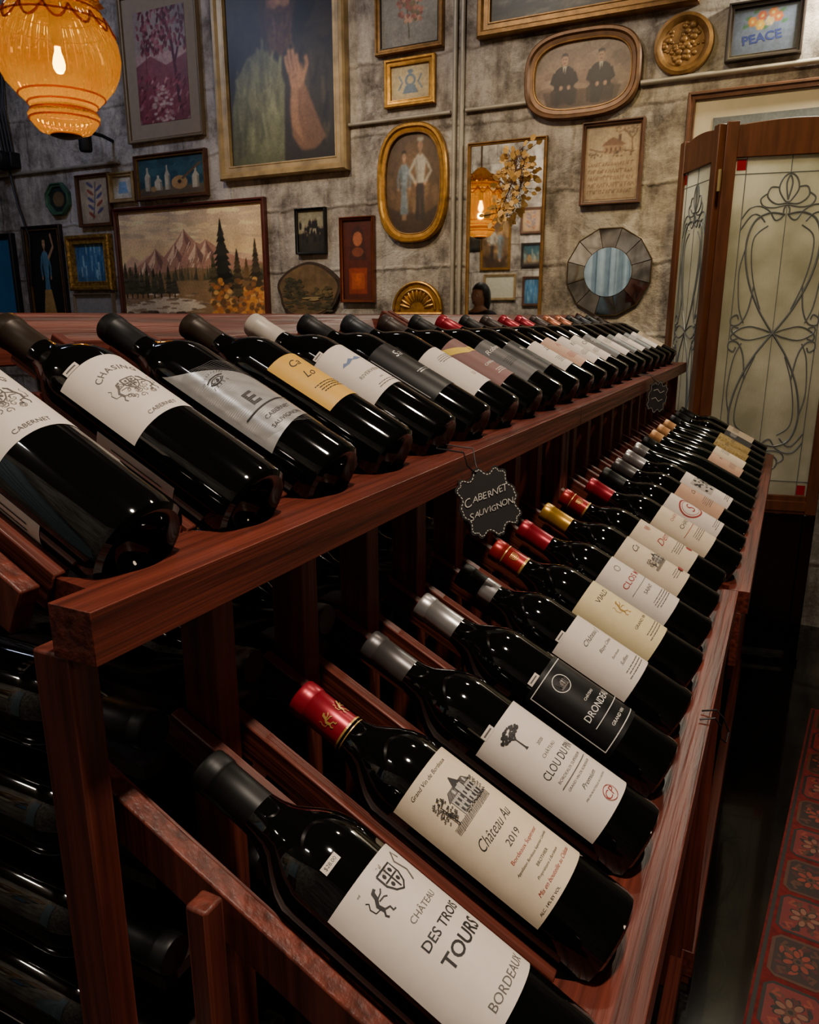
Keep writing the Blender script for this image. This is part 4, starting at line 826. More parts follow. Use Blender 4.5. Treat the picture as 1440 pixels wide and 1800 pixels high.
framed('framed_painting', 'wide gilt framed dark landscape cut off by the top edge', 'painting', (846, 1236, -150, 40), .06, OLDGOLD, duskfield, P(92, 90, 84), dp=.045, cell=.01)
framed('framed_photograph', 'long rounded oblong frame with photograph of two seated people', 'framed photograph', (926, 1129, 52, 210), .045, mat('brown_gilt', (96, 64, 36), .4, .35, noise=.3), twomen, P(150, 124, 102), kind='oblong', dp=.035, fm2=OLDGOLD, vig=.4)
framed('framed_picture', 'blue picture reading PEACE with orange flowers in dark frame', 'framed picture', (1280, 1414, 0, 104), .022, DRK, peace, P(120, 138, 168), gain=.72)
framed('framed_sampler', 'brown framed stitched sampler with a house and lettering rows', 'sampler', (1024, 1131, 213, 360), .016, BRN, sampler, P(198, 172, 138), gain=.92)
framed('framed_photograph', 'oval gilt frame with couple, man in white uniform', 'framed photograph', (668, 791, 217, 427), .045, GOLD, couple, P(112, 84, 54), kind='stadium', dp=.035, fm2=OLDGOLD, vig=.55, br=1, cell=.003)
framed('framed_painting', 'mahogany framed mountain landscape with pines above the rack rail', 'painting', (213, 474, 357, 570), .026, REDBRN, mountains, P(176, 140, 104), dp=.035, fm2=BRN, br=0, vig=.05, gain=1.06)
framed('framed_picture', 'small octagonal green frame at the far left', 'framed picture', (86, 126, 322, 379), .022, mat('green_gilt', (70, 104, 80), .4, .2), greydisc, P(40, 50, 44), kind='octa')
framed('framed_print', 'brown framed botanical print near the small green octagon', 'framed picture', (141, 199, 306, 399), .02, BRN, botanic, P(186, 166, 138))
framed('framed_picture', 'tiny pale gilt frame with a blue motif', 'framed picture', (197, 241, 303, 357), .024, PALEGOLD, motif, P(206, 196, 176))
framed('framed_painting', 'teal still life with pale bottles and a mandolin', 'painting', (242, 368, 268, 350), .022, BRN, still, P(56, 96, 104), fm2=GOLD)
framed('framed_picture', 'tall narrow dark frame showing a woman in blue', 'framed picture', (52, 118, 396, 560), .03, DRK, bluelady, P(34, 30, 28), fm2=OLDGOLD)
framed('framed_picture', 'ornate gilt frame around a blue water picture', 'framed picture', (127, 202, 413, 511), .055, mat('carved_gilt', (170, 130, 60), .4, .6, noise=.6, scale=60, bump=1), bluewater, P(70, 120, 160), dp=.045)
framed('framed_picture', 'pale mounted picture under the ornate gilt frame, half behind rail', 'framed picture', (138, 206, 516, 590), .01, GREYB, None, P(150, 146, 140))
framed('framed_photograph', 'small black and white photograph of a crowd in black frame', 'framed photograph', (524, 576, 366, 447), .012, BLACK, crowd, P(150, 140, 110))
framed('framed_plaque', 'tall amber and copper plaque beside the oval frame', 'plaque', (602, 661, 381, 532), .016, mat('copper_frame', (128, 66, 34), .35, .6, noise=.2), amber, P(92, 36, 20))
framed('framed_print', 'wide brown framed print with white mount behind the glass screen', 'framed picture', (1206, 1560, 145, 330), .03, BRN, lake, P(96, 104, 110), matc=OFFW, mw=.07, cell=.008)
# round gilt medallion
cx, cz, w, h = pixrect((1161, 1245, 36, 122))
t = thing('round_medallion', 'round gilt relief medallion beside the PEACE picture', 'medallion', (cx, YW-.002, cz))
MR = Matrix.Rotation(PI/2, 4, 'X')
MB().lathe([(0, .012), (.078, .012), (.086, .02), (.098, .026), (.11, .022), (.114, 0), (0, 0)], 48, OLDGOLD, MR).build('rim', t)
mb = MB(); rr = random.Random(9)
for i in range(60):
    a = rr.random()*2*PI; q = .074*rr.random()**.5; s = .005+rr.random()*.008
    mb.lathe([(s*1.3, .012), (s, .012+s*.4), (s*.4, .012+s*.6), (0, .012+s*.62)], 8, OLDGOLD, Matrix.Translation((q*math.cos(a), 0, q*math.sin(a))) @ MR)
mb.build('relief', t)
# wood slice painting
cx, cz, w, h = pixrect((492, 602, 462, 560))
t = thing('wood_slice_painting', 'dark wood slice with painted landscape above the rack rail', 'plaque', (cx, YW-.002, cz)); rr = random.Random(5)
pts = [(w/2*(1+.04*math.sin(3*a+1)+.03*math.sin(7*a))*math.cos(a), h/2*(1+.05*math.sin(2*a)+.03*math.sin(5*a))*math.sin(a)) for a in [2*PI*i/48 for i in range(48)]]
MB().prism(pts, lambda u, v, d: Vector((u, d, v)), 0, -.024, mat('bark', (58, 42, 28), .8, noise=.4, bump=.5)).build('bark', t, .003)
mb = MB().prism([(u*.9, v*.9) for u, v in pts], lambda u, v, d: Vector((u, d, v)), -.022, -.026, mat('painted_wood', (110, 84, 52), .6, noise=.35, scale=25)); d = Decal()
for i in range(60): d.disc(-.3+rr.random()*.6, -.3+rr.random()*.28, .05, .02, rr.choice([col(74, 66, 42), col(62, 56, 34), col(88, 74, 46)]), 8)
for i in range(40): d.disc(-.3+rr.random()*.24, rr.random()*.26-.08, .03, .03, rr.choice([col(62, 56, 34), col(80, 68, 40), col(52, 48, 30)]), 8)
for i in range(24): d.disc(.12+rr.random()*.2, rr.random()*.14-.08, .03, .025, rr.choice([col(116, 94, 56), col(80, 68, 40)]), 8)
for i in range(8): d.disc(-.02+rr.random()*.14, -.14+rr.random()*.04, .06, .012, col(150, 126, 84), 10)
d.put(mb, lambda u, v, n: Vector((u*w*1.2, -.0263-.00003*n, v*h*1.2))); mb.build('picture', t)
# gilt fan plaque
cx, cz, w, h = pixrect((693, 780, 473, 600))
t = thing('fan_plaque', 'gilt half round fan relief plaque low on the wall', 'plaque', (cx, YW-.002, cz-.02)); R = w/2
pts = [(R*math.cos(PI*i/24), R*math.sin(PI*i/24)) for i in range(25)]; pts = [(-R, -.12)]+pts[::-1]+[(R, -.12)]
MB().prism(pts, lambda u, v, d: Vector((u, d, v)), 0, -.016, GOLD).build('backing', t, .003)
mb = MB()
for rad in (.95, .72): mb.tube([(R*rad*math.cos(PI*i/24), -.018, R*rad*math.sin(PI*i/24)) for i in range(25)], .007, GOLD, 8)
for i in range(1, 12): a = PI*i/12; mb.tube([(R*.3*math.cos(a), -.017, R*.3*math.sin(a)), (R*.5*math.cos(a), -.02, R*.5*math.sin(a)), (R*.68*math.cos(a), -.017, R*.68*math.sin(a))], [.004, .010, .006], GOLD, 8)
mb.tube([(-R, -.018, -.02), (R, -.018, -.02)], .01, GOLD, 8); mb.tube([(-R, -.018, -.1), (R, -.018, -.1)], .008, GOLD, 8)
for i in range(9): mb.lathe([(.018, 0), (.012, .01), (0, .013)], 10, GOLD, Matrix.Translation((-R*.9+i*R*.225, -.016, -.06)) @ MR)
mb.build('relief', t)
# tall mirror
cx, cz, w, h = pixrect((822, 957, 247, 600))
t = thing('wall_mirror', 'tall rectangular mirror with thin gilt frame reflecting the amber lantern', 'mirror', (cx, YW-.002, cz))
mb = MB(); frame_mesh(mb, 'rect', w, h, .014, .022, OLDGOLD); mb.build('frame', t)
MB().box(-w/2+.010, w/2-.010, -.008, -.004, -h/2+.010, h/2-.010, MIRROR).build('mirror_glass', t)
# dried leaf spray in front of mirror
LEAF = mat('dried_golden_leaf', (206, 158, 84), .6, noise=.3, scale=20)
xs, zs = onwall(910, 256, 3.44); xe, ze = onwall(872, 374, 3.42)
t = thing('dried_leaf_spray', 'golden dried leaf spray hanging over the tall mirror', 'dried leaves', (xs, 3.475, zs))
stem = [Vector((xs+(xe-xs)*f+.03*math.sin(f*3), 3.475-.045*math.sin(min(1, f*2)*PI/2), zs+(ze-zs)*f)) for f in [i/14 for i in range(15)]]
st = MB(); st.tube([v-Vector(t.location) for v in stem], .0025, BRN, 6); lf = MB(); rr = random.Random(12)
for i in range(84):
    p = stem[rr.randrange(1, 15)]-Vector(t.location); a = rr.random()*2*PI; L_ = .022+rr.random()*.018; dv = Vector((math.cos(a), -.3*rr.random()-.05, math.sin(a)*.8)).normalized(); q = p+dv*(.015+rr.random()*.055)
    q.y = min(q.y, .012); st.tube([p, q], .0012, BRN, 5)
    n = Vector((rr.uniform(-.6, .6), -1, rr.uniform(-.6, .6))).normalized(); sd = dv.cross(n).normalized()*L_*.36
    e = q+dv*L_; e.y = min(e.y, .012)
    lf.add([q, q+dv*L_*.3+sd, q+dv*L_*.7+sd*.8, e, q+dv*L_*.7-sd*.8, q+dv*L_*.3-sd], [(0, 1, 2, 3, 4, 5)], LEAF)
st.build('stem', t); lf.build('leaves', t)
# faceted round mirror
cx, cz, w, h = pixrect((993, 1152, 403, 553)); R = (w+h)/4
t = thing('round_mirror', 'round mirror with ring of twelve mirrored facets in bronze edging', 'mirror', (cx, YW-.002, cz))
mb = MB(); pl = [(R*math.cos(2*PI*(i+.5)/12), R*math.sin(2*PI*(i+.5)/12)) for i in range(12)]
EDGE = mat('dull_bronze_edge', (84, 68, 44), .4, .5, noise=.2); GREYMIR = mat('grey_mirror', (172, 169, 162), .04, 1, noise=.3, scale=14)  # facet mirror toned greyer and mottled beside the clear centre glass
mb.prism(pl, lambda u, v, d: Vector((u, d, v)), 0, -.010, EDGE); mb.tube([(x, -.010, z) for x, z in pl], .0032, EDGE, 6, True)
mb.prism([(R*.56*math.cos(2*PI*i/36), R*.56*math.sin(2*PI*i/36)) for i in range(36)], lambda u, v, d: Vector((u, d, v)), -.010, -.021, EDGE)
mb.build('frame', t)
MB().prism([(R*.545*math.cos(2*PI*i/36), R*.545*math.sin(2*PI*i/36)) for i in range(36)], lambda u, v, d: Vector((u, d, v)), -.021, -.024, MIRROR).build('center_glass', t)
for i in range(12):
    a0, a1 = 2*PI*(i+.52)/12, 2*PI*(i+1.48)/12; q0, q1 = R*.565, R*.98; tw = .0013*math.sin(i*2.4+1)
    MB().add([(q0*math.cos(a0), -.0200-tw, q0*math.sin(a0)), (q1*math.cos(a0), -.0132-tw, q1*math.sin(a0)), (q1*math.cos(a1), -.0132+tw, q1*math.sin(a1)), (q0*math.cos(a1), -.0200+tw, q0*math.sin(a1))], [(0, 1, 2), (0, 2, 3)], GREYMIR).build('facet', t)
# conduits
x8 = onwall(800, 300)[0]
for i, dx in enumerate((0, .036)):
    o = MB().tube([(x8+dx, YW-.015, .0), (x8+dx, YW-.015, 3.3)], .011, STEEL, 10).build('conduit'); tag(o, ['left', 'right'][i]+' one of the paired vertical pale conduits beside the oval frame', 'pipe')
za = onwall(610, 222)[1]
o = MB().tube([(onwall(606, 222)[0], YW-.014, za), (x8-.02, YW-.014, za)], .009, STEEL, 10).build('conduit'); tag(o, 'short horizontal conduit between big portrait and vertical conduits', 'pipe')
o = MB().tube([(x8+.055, YW-.014, za), (onwall(928, 182)[0], YW-.014, za)], .009, STEEL, 10).build('conduit'); tag(o, 'horizontal conduit running from vertical pipes to the oblong frame', 'pipe')
o = MB().tube([(onwall(1128, 148)[0], YW-.014, onwall(1128, 148)[1]), (X1, YW-.014, onwall(1128, 148)[1])], .011, STEEL, 10).build('conduit'); tag(o, 'horizontal conduit right of the oblong frame', 'pipe')
o = MB().tube([(X0, YW-.014, onwall(90, 300)[1]), (onwall(212, 288)[0], YW-.014, onwall(90, 300)[1])], .010, STEEL, 10).build('conduit'); tag(o, 'horizontal conduit at far left above small frames', 'pipe')
# left dim things
cx, cz, w, h = pixrect((-40, 38, 412, 600)); WB = mat('dusk_window_glass', (20, 44, 66), .2, noise=.7, scale=5, emis=(60, 130, 190), es=.05)
wf = MB(); frame_mesh(wf, 'rect', w, h, .04, .04, BLACK); wf.v = [(x+cx, y+YW-.001, z+cz) for x, y, z in wf.v]; wo = struct(wf.build('window_1'))
MB().box(cx-w/2+.03, cx+w/2-.03, YW-.012, YW-.006, cz-h/2+.03, cz+h/2-.03, WB).build('window_pane', wo)
x, z = onwall(22, 285)
t = thing('junction_box', 'black wall box with cable bundle at the far left edge', 'electrical box', (x, YW-.002, z))
MB().box(-.08, .08, -.07, 0, -.045, .045, BLACK).build('box', t, .006); MB().lathe([(.05, 0), (.05, .05), (.035, .06), (0, .06)], 20, BLACK, Matrix.Translation((.02, -.07, 0)) @ MR).build('lens_ring', t)
mb = MB()
for i in range(4): mb.tube([(-.05+.03*i, -.02, .04), (-.07+.03*i, -.03, .3), (-.02+.02*i, -.02, .6), (-.06+.04*i, -.012, 1.0)], .007, BLACK, 6)
mb.tube([(0, -.03, -.04), (.04, -.03, -.25), (.1, -.02, -.45), (.06, -.015, -.75)], .007, BLACK, 6); mb.build('cable', t)
x, z = onwall(150, 246, 3.3)
t = thing('spotlight', 'small black spotlight on the wall below the lantern', 'lamp', (x, YW-.002, z))
MB().lathe([(.03, -.06), (.035, -.05), (.035, .04), (.02, .055), (0, .055)], 20, BLACK, Matrix.Translation((0, -.2, 0))).build('can', t); MB().tube([(0, 0, .03), (0, -.08, .045), (0, -.2, .045)], .01, BLACK, 8).build('arm', t)
# ------------------------------------------------------------ amber lantern
def lantern_glass(name, mixv, dark=1):
    m = bpy.data.materials.new(name); m.use_nodes = True; nt = m.node_tree; N = nt.nodes.new; L = nt.links.new; nt.nodes.remove(nt.nodes['Principled BSDF']); out = nt.nodes['Material Output']
    nz = N('ShaderNodeTexNoise'); nz.inputs['Scale'].default_value = 9; nz.inputs['Detail'].default_value = 2; tc = N('ShaderNodeTexCoord'); mp = N('ShaderNodeMapping'); mp.inputs['Scale'].default_value = (1, 1, 1.6); L(tc.outputs['Object'], mp.inputs[0]); L(mp.outputs[0], nz.inputs['Vector'])
    r = N('ShaderNodeValToRGB'); r.color_ramp.elements[0].position = .3; r.color_ramp.elements[0].color = (.80*dark, .30*dark, .014*dark, 1); r.color_ramp.elements[1].position = .7; r.color_ramp.elements[1].color = (.95*dark, .44*dark, .03*dark, 1); L(nz.outputs['Fac'], r.inputs[0])
    bp = N('ShaderNodeBump'); bp.inputs['Strength'].default_value = .2; bp.inputs['Distance'].default_value = .01; L(nz.outputs['Fac'], bp.inputs['Height'])
    tr = N('ShaderNodeBsdfTransparent'); tr.inputs[0].default_value = (1*dark, .54*dark, .09*dark, 1); tl = N('ShaderNodeBsdfTranslucent'); L(r.outputs[0], tl.inputs[0])
    df = N('ShaderNodeBsdfDiffuse'); df.inputs[0].default_value = (.5, .17, .012, 1); gl = N('ShaderNodeBsdfGlossy'); gl.inputs['Roughness'].default_value = .05; L(bp.outputs[0], gl.inputs['Normal']); fr = N('ShaderNodeFresnel'); fr.inputs[0].default_value = 1.45
    m1 = N('ShaderNodeMixShader'); m1.inputs[0].default_value = mixv; L(tr.outputs[0], m1.inputs[1]); L(tl.outputs[0], m1.inputs[2]); m2 = N('ShaderNodeMixShader'); m2.inputs[0].default_value = .05; L(m1.outputs[0], m2.inputs[1]); L(df.outputs[0], m2.inputs[2])
    m3 = N('ShaderNodeMixShader'); L(fr.outputs[0], m3.inputs[0]); L(m2.outputs[0], m3.inputs[1]); L(gl.outputs[0], m3.inputs[2]); L(m3.outputs[0], out.inputs[0]); return m
AMB = lantern_glass('amber_glass', .20); AMBD = lantern_glass('dark_amber_glass', .30, .6)
LY_ = 1.775; d = ray(103, 105); k = LY_/d.y; LP = Vector((d.x*k, LY_, CZ+d.z*k)); u = k/F*.96
t = thing('pendant_lantern', 'amber ribbed glass pendant lantern glowing at upper left', 'lantern', LP)
gp = [(26, -126), (44, -122), (53, -112), (60, -102), (62, -94), (57, -88), (55, -82), (60, -76), (74, -62), (92, -42), (103, -18), (107, 4), (104, 30), (94, 56), (80, 78), (68, 90)]
gp = [(r*u, z*u) for r, z in gp]
MB().lathe(gp, 160, AMB, None, lambda a, z: .016*math.cos(40*a)).build('glass_shade', t)
BRASS = mat('aged_brass', (140, 96, 44), .35, .8, noise=.2)
for z in (-102, -88, -76, -62, 56, 78):
    r = min(gp, key=lambda q: abs(q[1]-z*u))[0]; MB().tube([(r*1.01*math.cos(2*PI*i/48), r*1.01*math.sin(2*PI*i/48), min(gp, key=lambda q: abs(q[1]-z*u))[1]) for i in range(48)], .0030, AMBD, 6, True).build('glass_ring', t)
mb = MB()       # moulded swags round the shoulder
for i in range(14):
    a0 = 2*PI*i/14; pts = []
    for q in range(9):
        a = a0+2*PI/14*q/8; z = (66-26*math.sin(PI*q/8)); r = (84+ (76-z)*.52)*u; pts.append((r*math.cos(a), r*math.sin(a), z*u))
    mb.tube(pts, .0035, AMBD, 6)
mb.build('glass_ornament', t)
MB().lathe([(70*u, 88*u), (82*u, 92*u), (78*u, 98*u), (60*u, 104*u), (72*u, 112*u), (62*u, 120*u), (40*u, 126*u), (26*u, 140*u), (14*u, 150*u), (0, 150*u)], 96, AMBD, None, lambda a, z: .06*math.cos(16*a)).build('crown', t)
MB().lathe([(0, -124*u), (26*u, -124*u), (28*u, -128*u), (16*u, -132*u), (0, -134*u)], 32, BRASS).build('finial', t)
MB().tube([(0, 0, 148*u), (0, 0, 3.3-LP.z)], .006, BRASS, 8).build('rod', t)
BULB = mat('warm_bulb', (255, 200, 120), .3, noise=0, emis=(255, 214, 140), es=30)
MB().lathe([(0, -24*u), (6*u, -22*u), (10*u, -15*u), (11*u, -7*u), (9*u, 3*u), (6*u, 12*u), (5*u, 22*u)], 24, BULB).build('bulb', t); MB().lathe([(8*u, 20*u), (10*u, 22*u), (10*u, 88*u), (0, 90*u)], 20, BRASS).build('socket', t)
# ------------------------------------------------------------ folding screen
PANE = bpy.data.materials.new('textured_cream_glass'); PANE.use_nodes = True
_nt = PANE.node_tree; _b = _nt.nodes['Principled BSDF']; _b.inputs['Roughness'].default_value = .2
_v = _nt.nodes.new('ShaderNodeTexNoise'); _v.inputs['Scale'].default_value = 70; _bp = _nt.nodes.new('ShaderNodeBump'); _bp.inputs['Strength'].default_value = .45; _bp.inputs['Distance'].default_value = .004; _nt.links.new(_v.outputs['Fac'], _bp.inputs['Height']); _nt.links.new(_bp.outputs[0], _b.inputs['Normal'])
_n2 = _nt.nodes.new('ShaderNodeTexNoise'); _n2.inputs['Scale'].default_value = 5; _n2.inputs['Detail'].default_value = 8; _tc = _nt.nodes.new('ShaderNodeTexCoord'); _nt.links.new(_tc.outputs['Object'], _n2.inputs['Vector'])
_r = _nt.nodes.new('ShaderNodeValToRGB'); _r.color_ramp.elements[0].position = .35; _r.color_ramp.elements[0].color = lin((200, 198, 180)); _r.color_ramp.elements[1].position = .65; _r.color_ramp.elements[1].color = lin((240, 238, 226)); _nt.links.new(_n2.outputs['Fac'], _r.inputs[0]); _nt.links.new(_r.outputs[0], _b.inputs['Base Color'])
_tl = _nt.nodes.new('ShaderNodeBsdfTranslucent'); _nt.links.new(_r.outputs[0], _tl.inputs[0]); _mx = _nt.nodes.new('ShaderNodeMixShader'); _mx.inputs[0].default_value = .6; _nt.links.new(_b.outputs[0], _mx.inputs[1]); _nt.links.new(_tl.outputs[0], _mx.inputs[2]); _nt.links.new(_mx.outputs[0], _nt.nodes['Material Output'].inputs[0])
LEADM = mat('lead_came', (112, 118, 126), .35, .25, noise=.1); RUBY = mat('ruby_glass', (150, 24, 26), .15, noise=.1)
SCW = mat('screen_wood', (94, 53, 31), .38, noise=.3, scale=8, stretch=(6, 6, .8)); GLOSSBLK = mat('glossy_black', (9, 8, 8), .15, noise=.1)  # plain glossy black colour for the screen's lower part
def cat(ps, n=8):
    out = []
    for i in range(len(ps)-1):
        p0 = ps[max(i-1, 0)]; p1 = ps[i]; p2 = ps[i+1]; p3 = ps[min(i+2, len(ps)-1)]
        for k in range(n):
            s = k/n; out.append(tuple(.5*((2*p1[j])+(-p0[j]+p2[j])*s+(2*p0[j]-5*p1[j]+4*p2[j]-p3[j])*s*s+(-p0[j]+3*p1[j]-3*p2[j]+p3[j])*s**3) for j in (0, 1)))
    out.append(ps[-1]); return out
def leading(mb, w, z0, z1):      # pattern between the stiles
    H = z1-z0; hw = w/2; f = lambda u, v: (u*hw, -.004, z1-v*H)
    def ln(ps, r=.0027, sm=True):
        for sg in (1, -1): mb.tube([f(sg*a, b) for a, b in (cat(ps) if sm else ps)], r, LEADM, 6)
    ln([(.80, 0), (.80, 1)], .0017, False); mb.tube([f(-1, .045), f(1, .045)], .0017, LEADM, 6); mb.tube([f(-1, .955), f(1, .955)], .0017, LEADM, 6)
    mb.tube([f(0, 0), f(0, .055)], .0017, LEADM, 6); mb.tube([f(0, .14), f(0, .86)], .0013, LEADM, 6); mb.tube([f(0, .945), f(0, 1)], .0017, LEADM, 6)
    for s in (1, -1):
        q = (lambda v: v) if s == 1 else (lambda v: 1-v)
        L_ = lambda pts, r=.0027: ln([(a, q(b)) for a, b in pts], r)
        L_([(0, .045), (.12, .06), (.17, .09), (.06, .12), (0, .125)]); L_([(.17, .085), (.32, .085), (.36, .11), (.2, .13), (0, .128)]); L_([(.36, .10), (.48, .115), (.42, .135), (.22, .14), (0, .132)]); L_([(0, .05), (.05, .075), (0, .12)])
        L_([(.80, .17), (.66, .14), (.48, .135), (.3, .15), (.18, .175), (.06, .165), (.05, .145), (0, .132)]); L_([(.80, .2), (.62, .16), (.48, .16), (.36, .18)])
        L_([(.02, .16), (.3, .155), (.56, .18), (.66, .25), (.56, .34), (.34, .42), (.14, .47), (.0, .5)], .0035)
        L_([(.30, .19), (.52, .22), (.54, .28), (.44, .36), (.28, .43)], .0023)
        L_([(.66, .25), (.74, .32), (.68, .42), (.56, .47)], .0023)
        L_([(.44, .36), (.5, .43), (.62, .47), (.78, .475), (.80, .455), (.70, .445), (.66, .458)])
        L_([(0, .5), (.2, .488), (.44, .48), (.62, .487), (.76, .505), (.74, .52), (.64, .515)])
def panel(parent, p0, p1, zt):
    p0, p1 = Vector(p0), Vector(p1); w = (p1-p0).length; ang = math.atan2(p1.y-p0.y, p1.x-p0.x); sw = .040; zg0, zg1 = .66, zt-.115; zb = zg0-.07
    o = MB()
    o.box(0, sw, -.016, .016, zb, zt, SCW); o.box(w-sw, w, -.016, .016, zb, zt, SCW)
    n = 14; top = [(sw-.001, zg1), (w-sw+.001, zg1)]+[(w-sw+.001-(w-2*sw+.002)*i/n, zt-.012+.012*math.cos((i/n-.5)*PI)) for i in range(n+1)]
    o.prism(top, lambda a, b, d: Vector((a, d, b)), -.013, .013, SCW)
    o.box(sw-.001, w-sw+.001, -.013, .013, zb, zg0, SCW); o.box(sw*.9, w-sw*.9, -.017, -.012, zb+.012, zb+.05, SCW)
    po = o.build('panel', parent, .003); po.location = p0-Vector(parent.location); po.rotation_euler = (0, 0, ang)
    l = MB(); l.box(0, sw, -.016, .016, .02, zb, GLOSSBLK); l.box(w-sw, w, -.016, .016, .02, zb, GLOSSBLK); l.box(sw, w-sw, -.008, .008, .06, zb, GLOSSBLK); l.box(sw, w-sw, -.014, .014, .05, .11, GLOSSBLK); l.box(-.004, w+.004, -.02, .02, 0, .02, GLOSSBLK); lo = l.build('lower_panel', po, .002); lo['label'] = 'glossy black lower panel'
    MB().box(sw, w-sw, -.003, .003, zg0, zg1, PANE).build('glass_pane', po)
    mb = MB(); leading(mb, w-2*sw, zg0, zg1); mb.v = [(x+w/2, y, z) for x, y, z in mb.v]; mb.build('leading', po)
    H = zg1-zg0; cw = (w-2*sw)*.095
    for zz in (zg1-.045*H+.012, zg0+.003):
        for xx in (sw+.004, w-sw-cw-.002):
            MB().box(xx, xx+cw-.004, -.0050, -.003, zz, zz+.034*H-.004, RUBY).build('ruby_corner', po)
    return po
HX, HY = -.292, 3.0
t = thing('folding_screen', 'wooden folding screen with leaded cream glass and ruby corners', 'folding screen', (HX, HY, 0))
panel(t, (HX+.004, HY, 0), (HX+.43, HY+.075, 0), 1.935); panel(t, (HX-.168, HY+.285, 0), (HX-.006, HY+.012, 0), 1.935)
for z in (1.75, .72): MB().tube([(-.002, -.02, z-.035), (-.002, -.02, z+.035)], .006, mat('pale_brass', (190, 170, 120), .35, .6), 10).build('hinge', t)
# ------------------------------------------------------------ rug
RUG = mat('red_rug_wool', (98, 17, 16), .95, noise=.4, scale=60, bump=.4)
mb = MB().box(0, 1.2, 0, 1.95, 0, .012, RUG); d = Decal(); rr = random.Random(7)
bk, ol, og, wh, dr = col(22, 14, 12), col(78, 40, 20), col(128, 46, 26), col(126, 80, 60), col(70, 13, 12)
def flower(x, y, s, c1, c2):
    for k in range(7): d.disc(x+s*1.1*math.cos(k*.9), y+s*1.1*math.sin(k*.9), s*.56, s*.38, bk, 10, k*.9)
    for k in range(7): d.disc(x+s*math.cos(k*.9), y+s*math.sin(k*.9), s*.48, s*.30, c1, 10, k*.9)
    d.disc(x, y, s*.5, s*.5, c2, 10); d.disc(x, y, s*.25, s*.25, bk, 8)
def block(x0, x1, y0, y1, dark):
    c = .016; o8 = [(x0+c, y0), (x1-c, y0), (x1, y0+c), (x1, y1-c), (x1-c, y1), (x0+c, y1), (x0, y1-c), (x0, y0+c)]
    d.poly(o8, ol if dark else bk); k = .007; d.poly([(x0+c, y0+k), (x1-c, y0+k), (x1-k, y0+c), (x1-k, y1-c), (x1-c, y1-k), (x0+c, y1-k), (x0+k, y1-c), (x0+k, y0+c)], col(40, 14, 12) if dark else col(108, 20, 18))
    mx, my = (x0+x1)/2, (y0+y1)/2
    for i in range(26):
        a, b = rr.uniform(x0+.018, x1-.018), rr.uniform(y0+.018, y1-.018); d.disc(a, b, .011, .005, rr.choice([dr, ol, bk, og]) if dark else rr.choice([dr, bk, ol]), 7, rr.random()*3)
    flower(mx, my, min(x1-x0, y1-y0)*.19, og if dark else wh, ol)
    for a in (-1, 1):
        for b in (-1, 1): d.line([(mx+a*.02, my+b*.03), (mx+a*(x1-x0)*.32, my+b*(y1-y0)*.26), (mx+a*(x1-x0)*.24, my+b*(y1-y0)*.38)], .008, ol if dark else og)
for i in range(260):
    x, y = rr.random()*1.14+.03, rr.random()*1.88+.03; d.disc(x, y, .020, .008, rr.choice([bk, ol, dr, bk]), 8, rr.random()*3)
d.rect(.005, .013, .01, 1.94, bk)
for i in range(14): block(.020, .128, .02+i*.137, .02+i*.137+.124, i % 2)
for i in range(14): block(.142, .250, .02+i*.137, .02+i*.137+.124, (i+1) % 2)
for j in range(7):
    for i in range(14): block(.266+j*.128, .380+j*.128, .02+i*.137, .02+i*.137+.124, (i+j) % 2)
d.put(mb, lambda u, v, n: Vector((u, v, .0122+.0000006*n)))
o = mb.build('rug'); o.location = (.002, .74, .0005); o.rotation_euler = (0, 0, math.radians(-5.5)); tag(o, 'dark red rug with blocky black and orange flower panels on the dark floor', 'rug')
# ------------------------------------------------------------ rear wall (seen in the mirrors)
def rear(px, py, wpx, hpx):
    d = ray(px, py); k = (YW+(YW-YR))/d.y
    return d.x*k, CZ+d.z*k, wpx*k/F, hpx*k/F
for (px, py, w_, h_), fm, dr_, bg, lb_ in (((873, 430, 56, 86), GOLD, couple, P(170, 130, 80), 'gold framed picture on rear wall, reflected in middle of tall mirror'),
        ((936, 388, 40, 44), BRN, botanic, P(186, 150, 110), 'small brown framed print on rear wall, reflected beside the leaf spray'),
        ((936, 448, 38, 40), DRK, still, P(56, 96, 104), 'dark framed still life on rear wall, reflected at mirror right'),
        ((880, 505, 60, 44), PALEGOLD, None, P(196, 190, 170), 'pale empty framed sheet on rear wall, reflected low in the mirror'),
        ((936, 512, 34, 50), BRN, bluewater, P(110, 120, 130), 'brown framed blue picture on rear wall, reflected low at mirror right'),
        ((838, 420, 26, 40), BLACK, crowd, P(150, 140, 110), 'black framed photograph on rear wall, reflected at mirror left')):
    framed('framed_picture', lb_, 'framed picture', None, .03, fm, dr_, bg, geo=rear(px, py, w_, h_), flip=True, cell=.02)
cx, cz, _, _ = rear(1073, 478, 10, 10)
CURT = mat('pale_blue_curtain', (158, 174, 180), .9, noise=.2, scale=8, emis=(145, 160, 172), es=.09)  # slight emission stands in for window light behind the cloth
mb = MB(); n = 150; nz_ = 12; vs = []; fs = []
for j in range(nz_+1):
    z = .25+2.5*j/nz_
    for i in range(n+1):
        a = i/n*12; sw_ = .25*math.sin(z*2.2+i*.05); x = cx-.42+.84*i/n; y = YR+.09+.026*math.sin(a*2.6+sw_*2)+.02*math.sin(a*5.7+1+sw_)+.014*math.sin(a*9.1)
        vs.append((x, y, z))
for j in range(nz_):
    for i in range(n): q = j*(n+1)+i; fs.append((q, q+1, q+n+2, q+n+1))
mb.add(vs, fs, CURT, True); t = thing('curtain', 'pale blue curtain on rear wall reflected in the round mirror', 'curtain', (cx, YR+.09, 0)); mb.v = [(a-cx, b-YR-.09, c) for a, b, c in mb.v]; mb.build('cloth', t, rec=False)
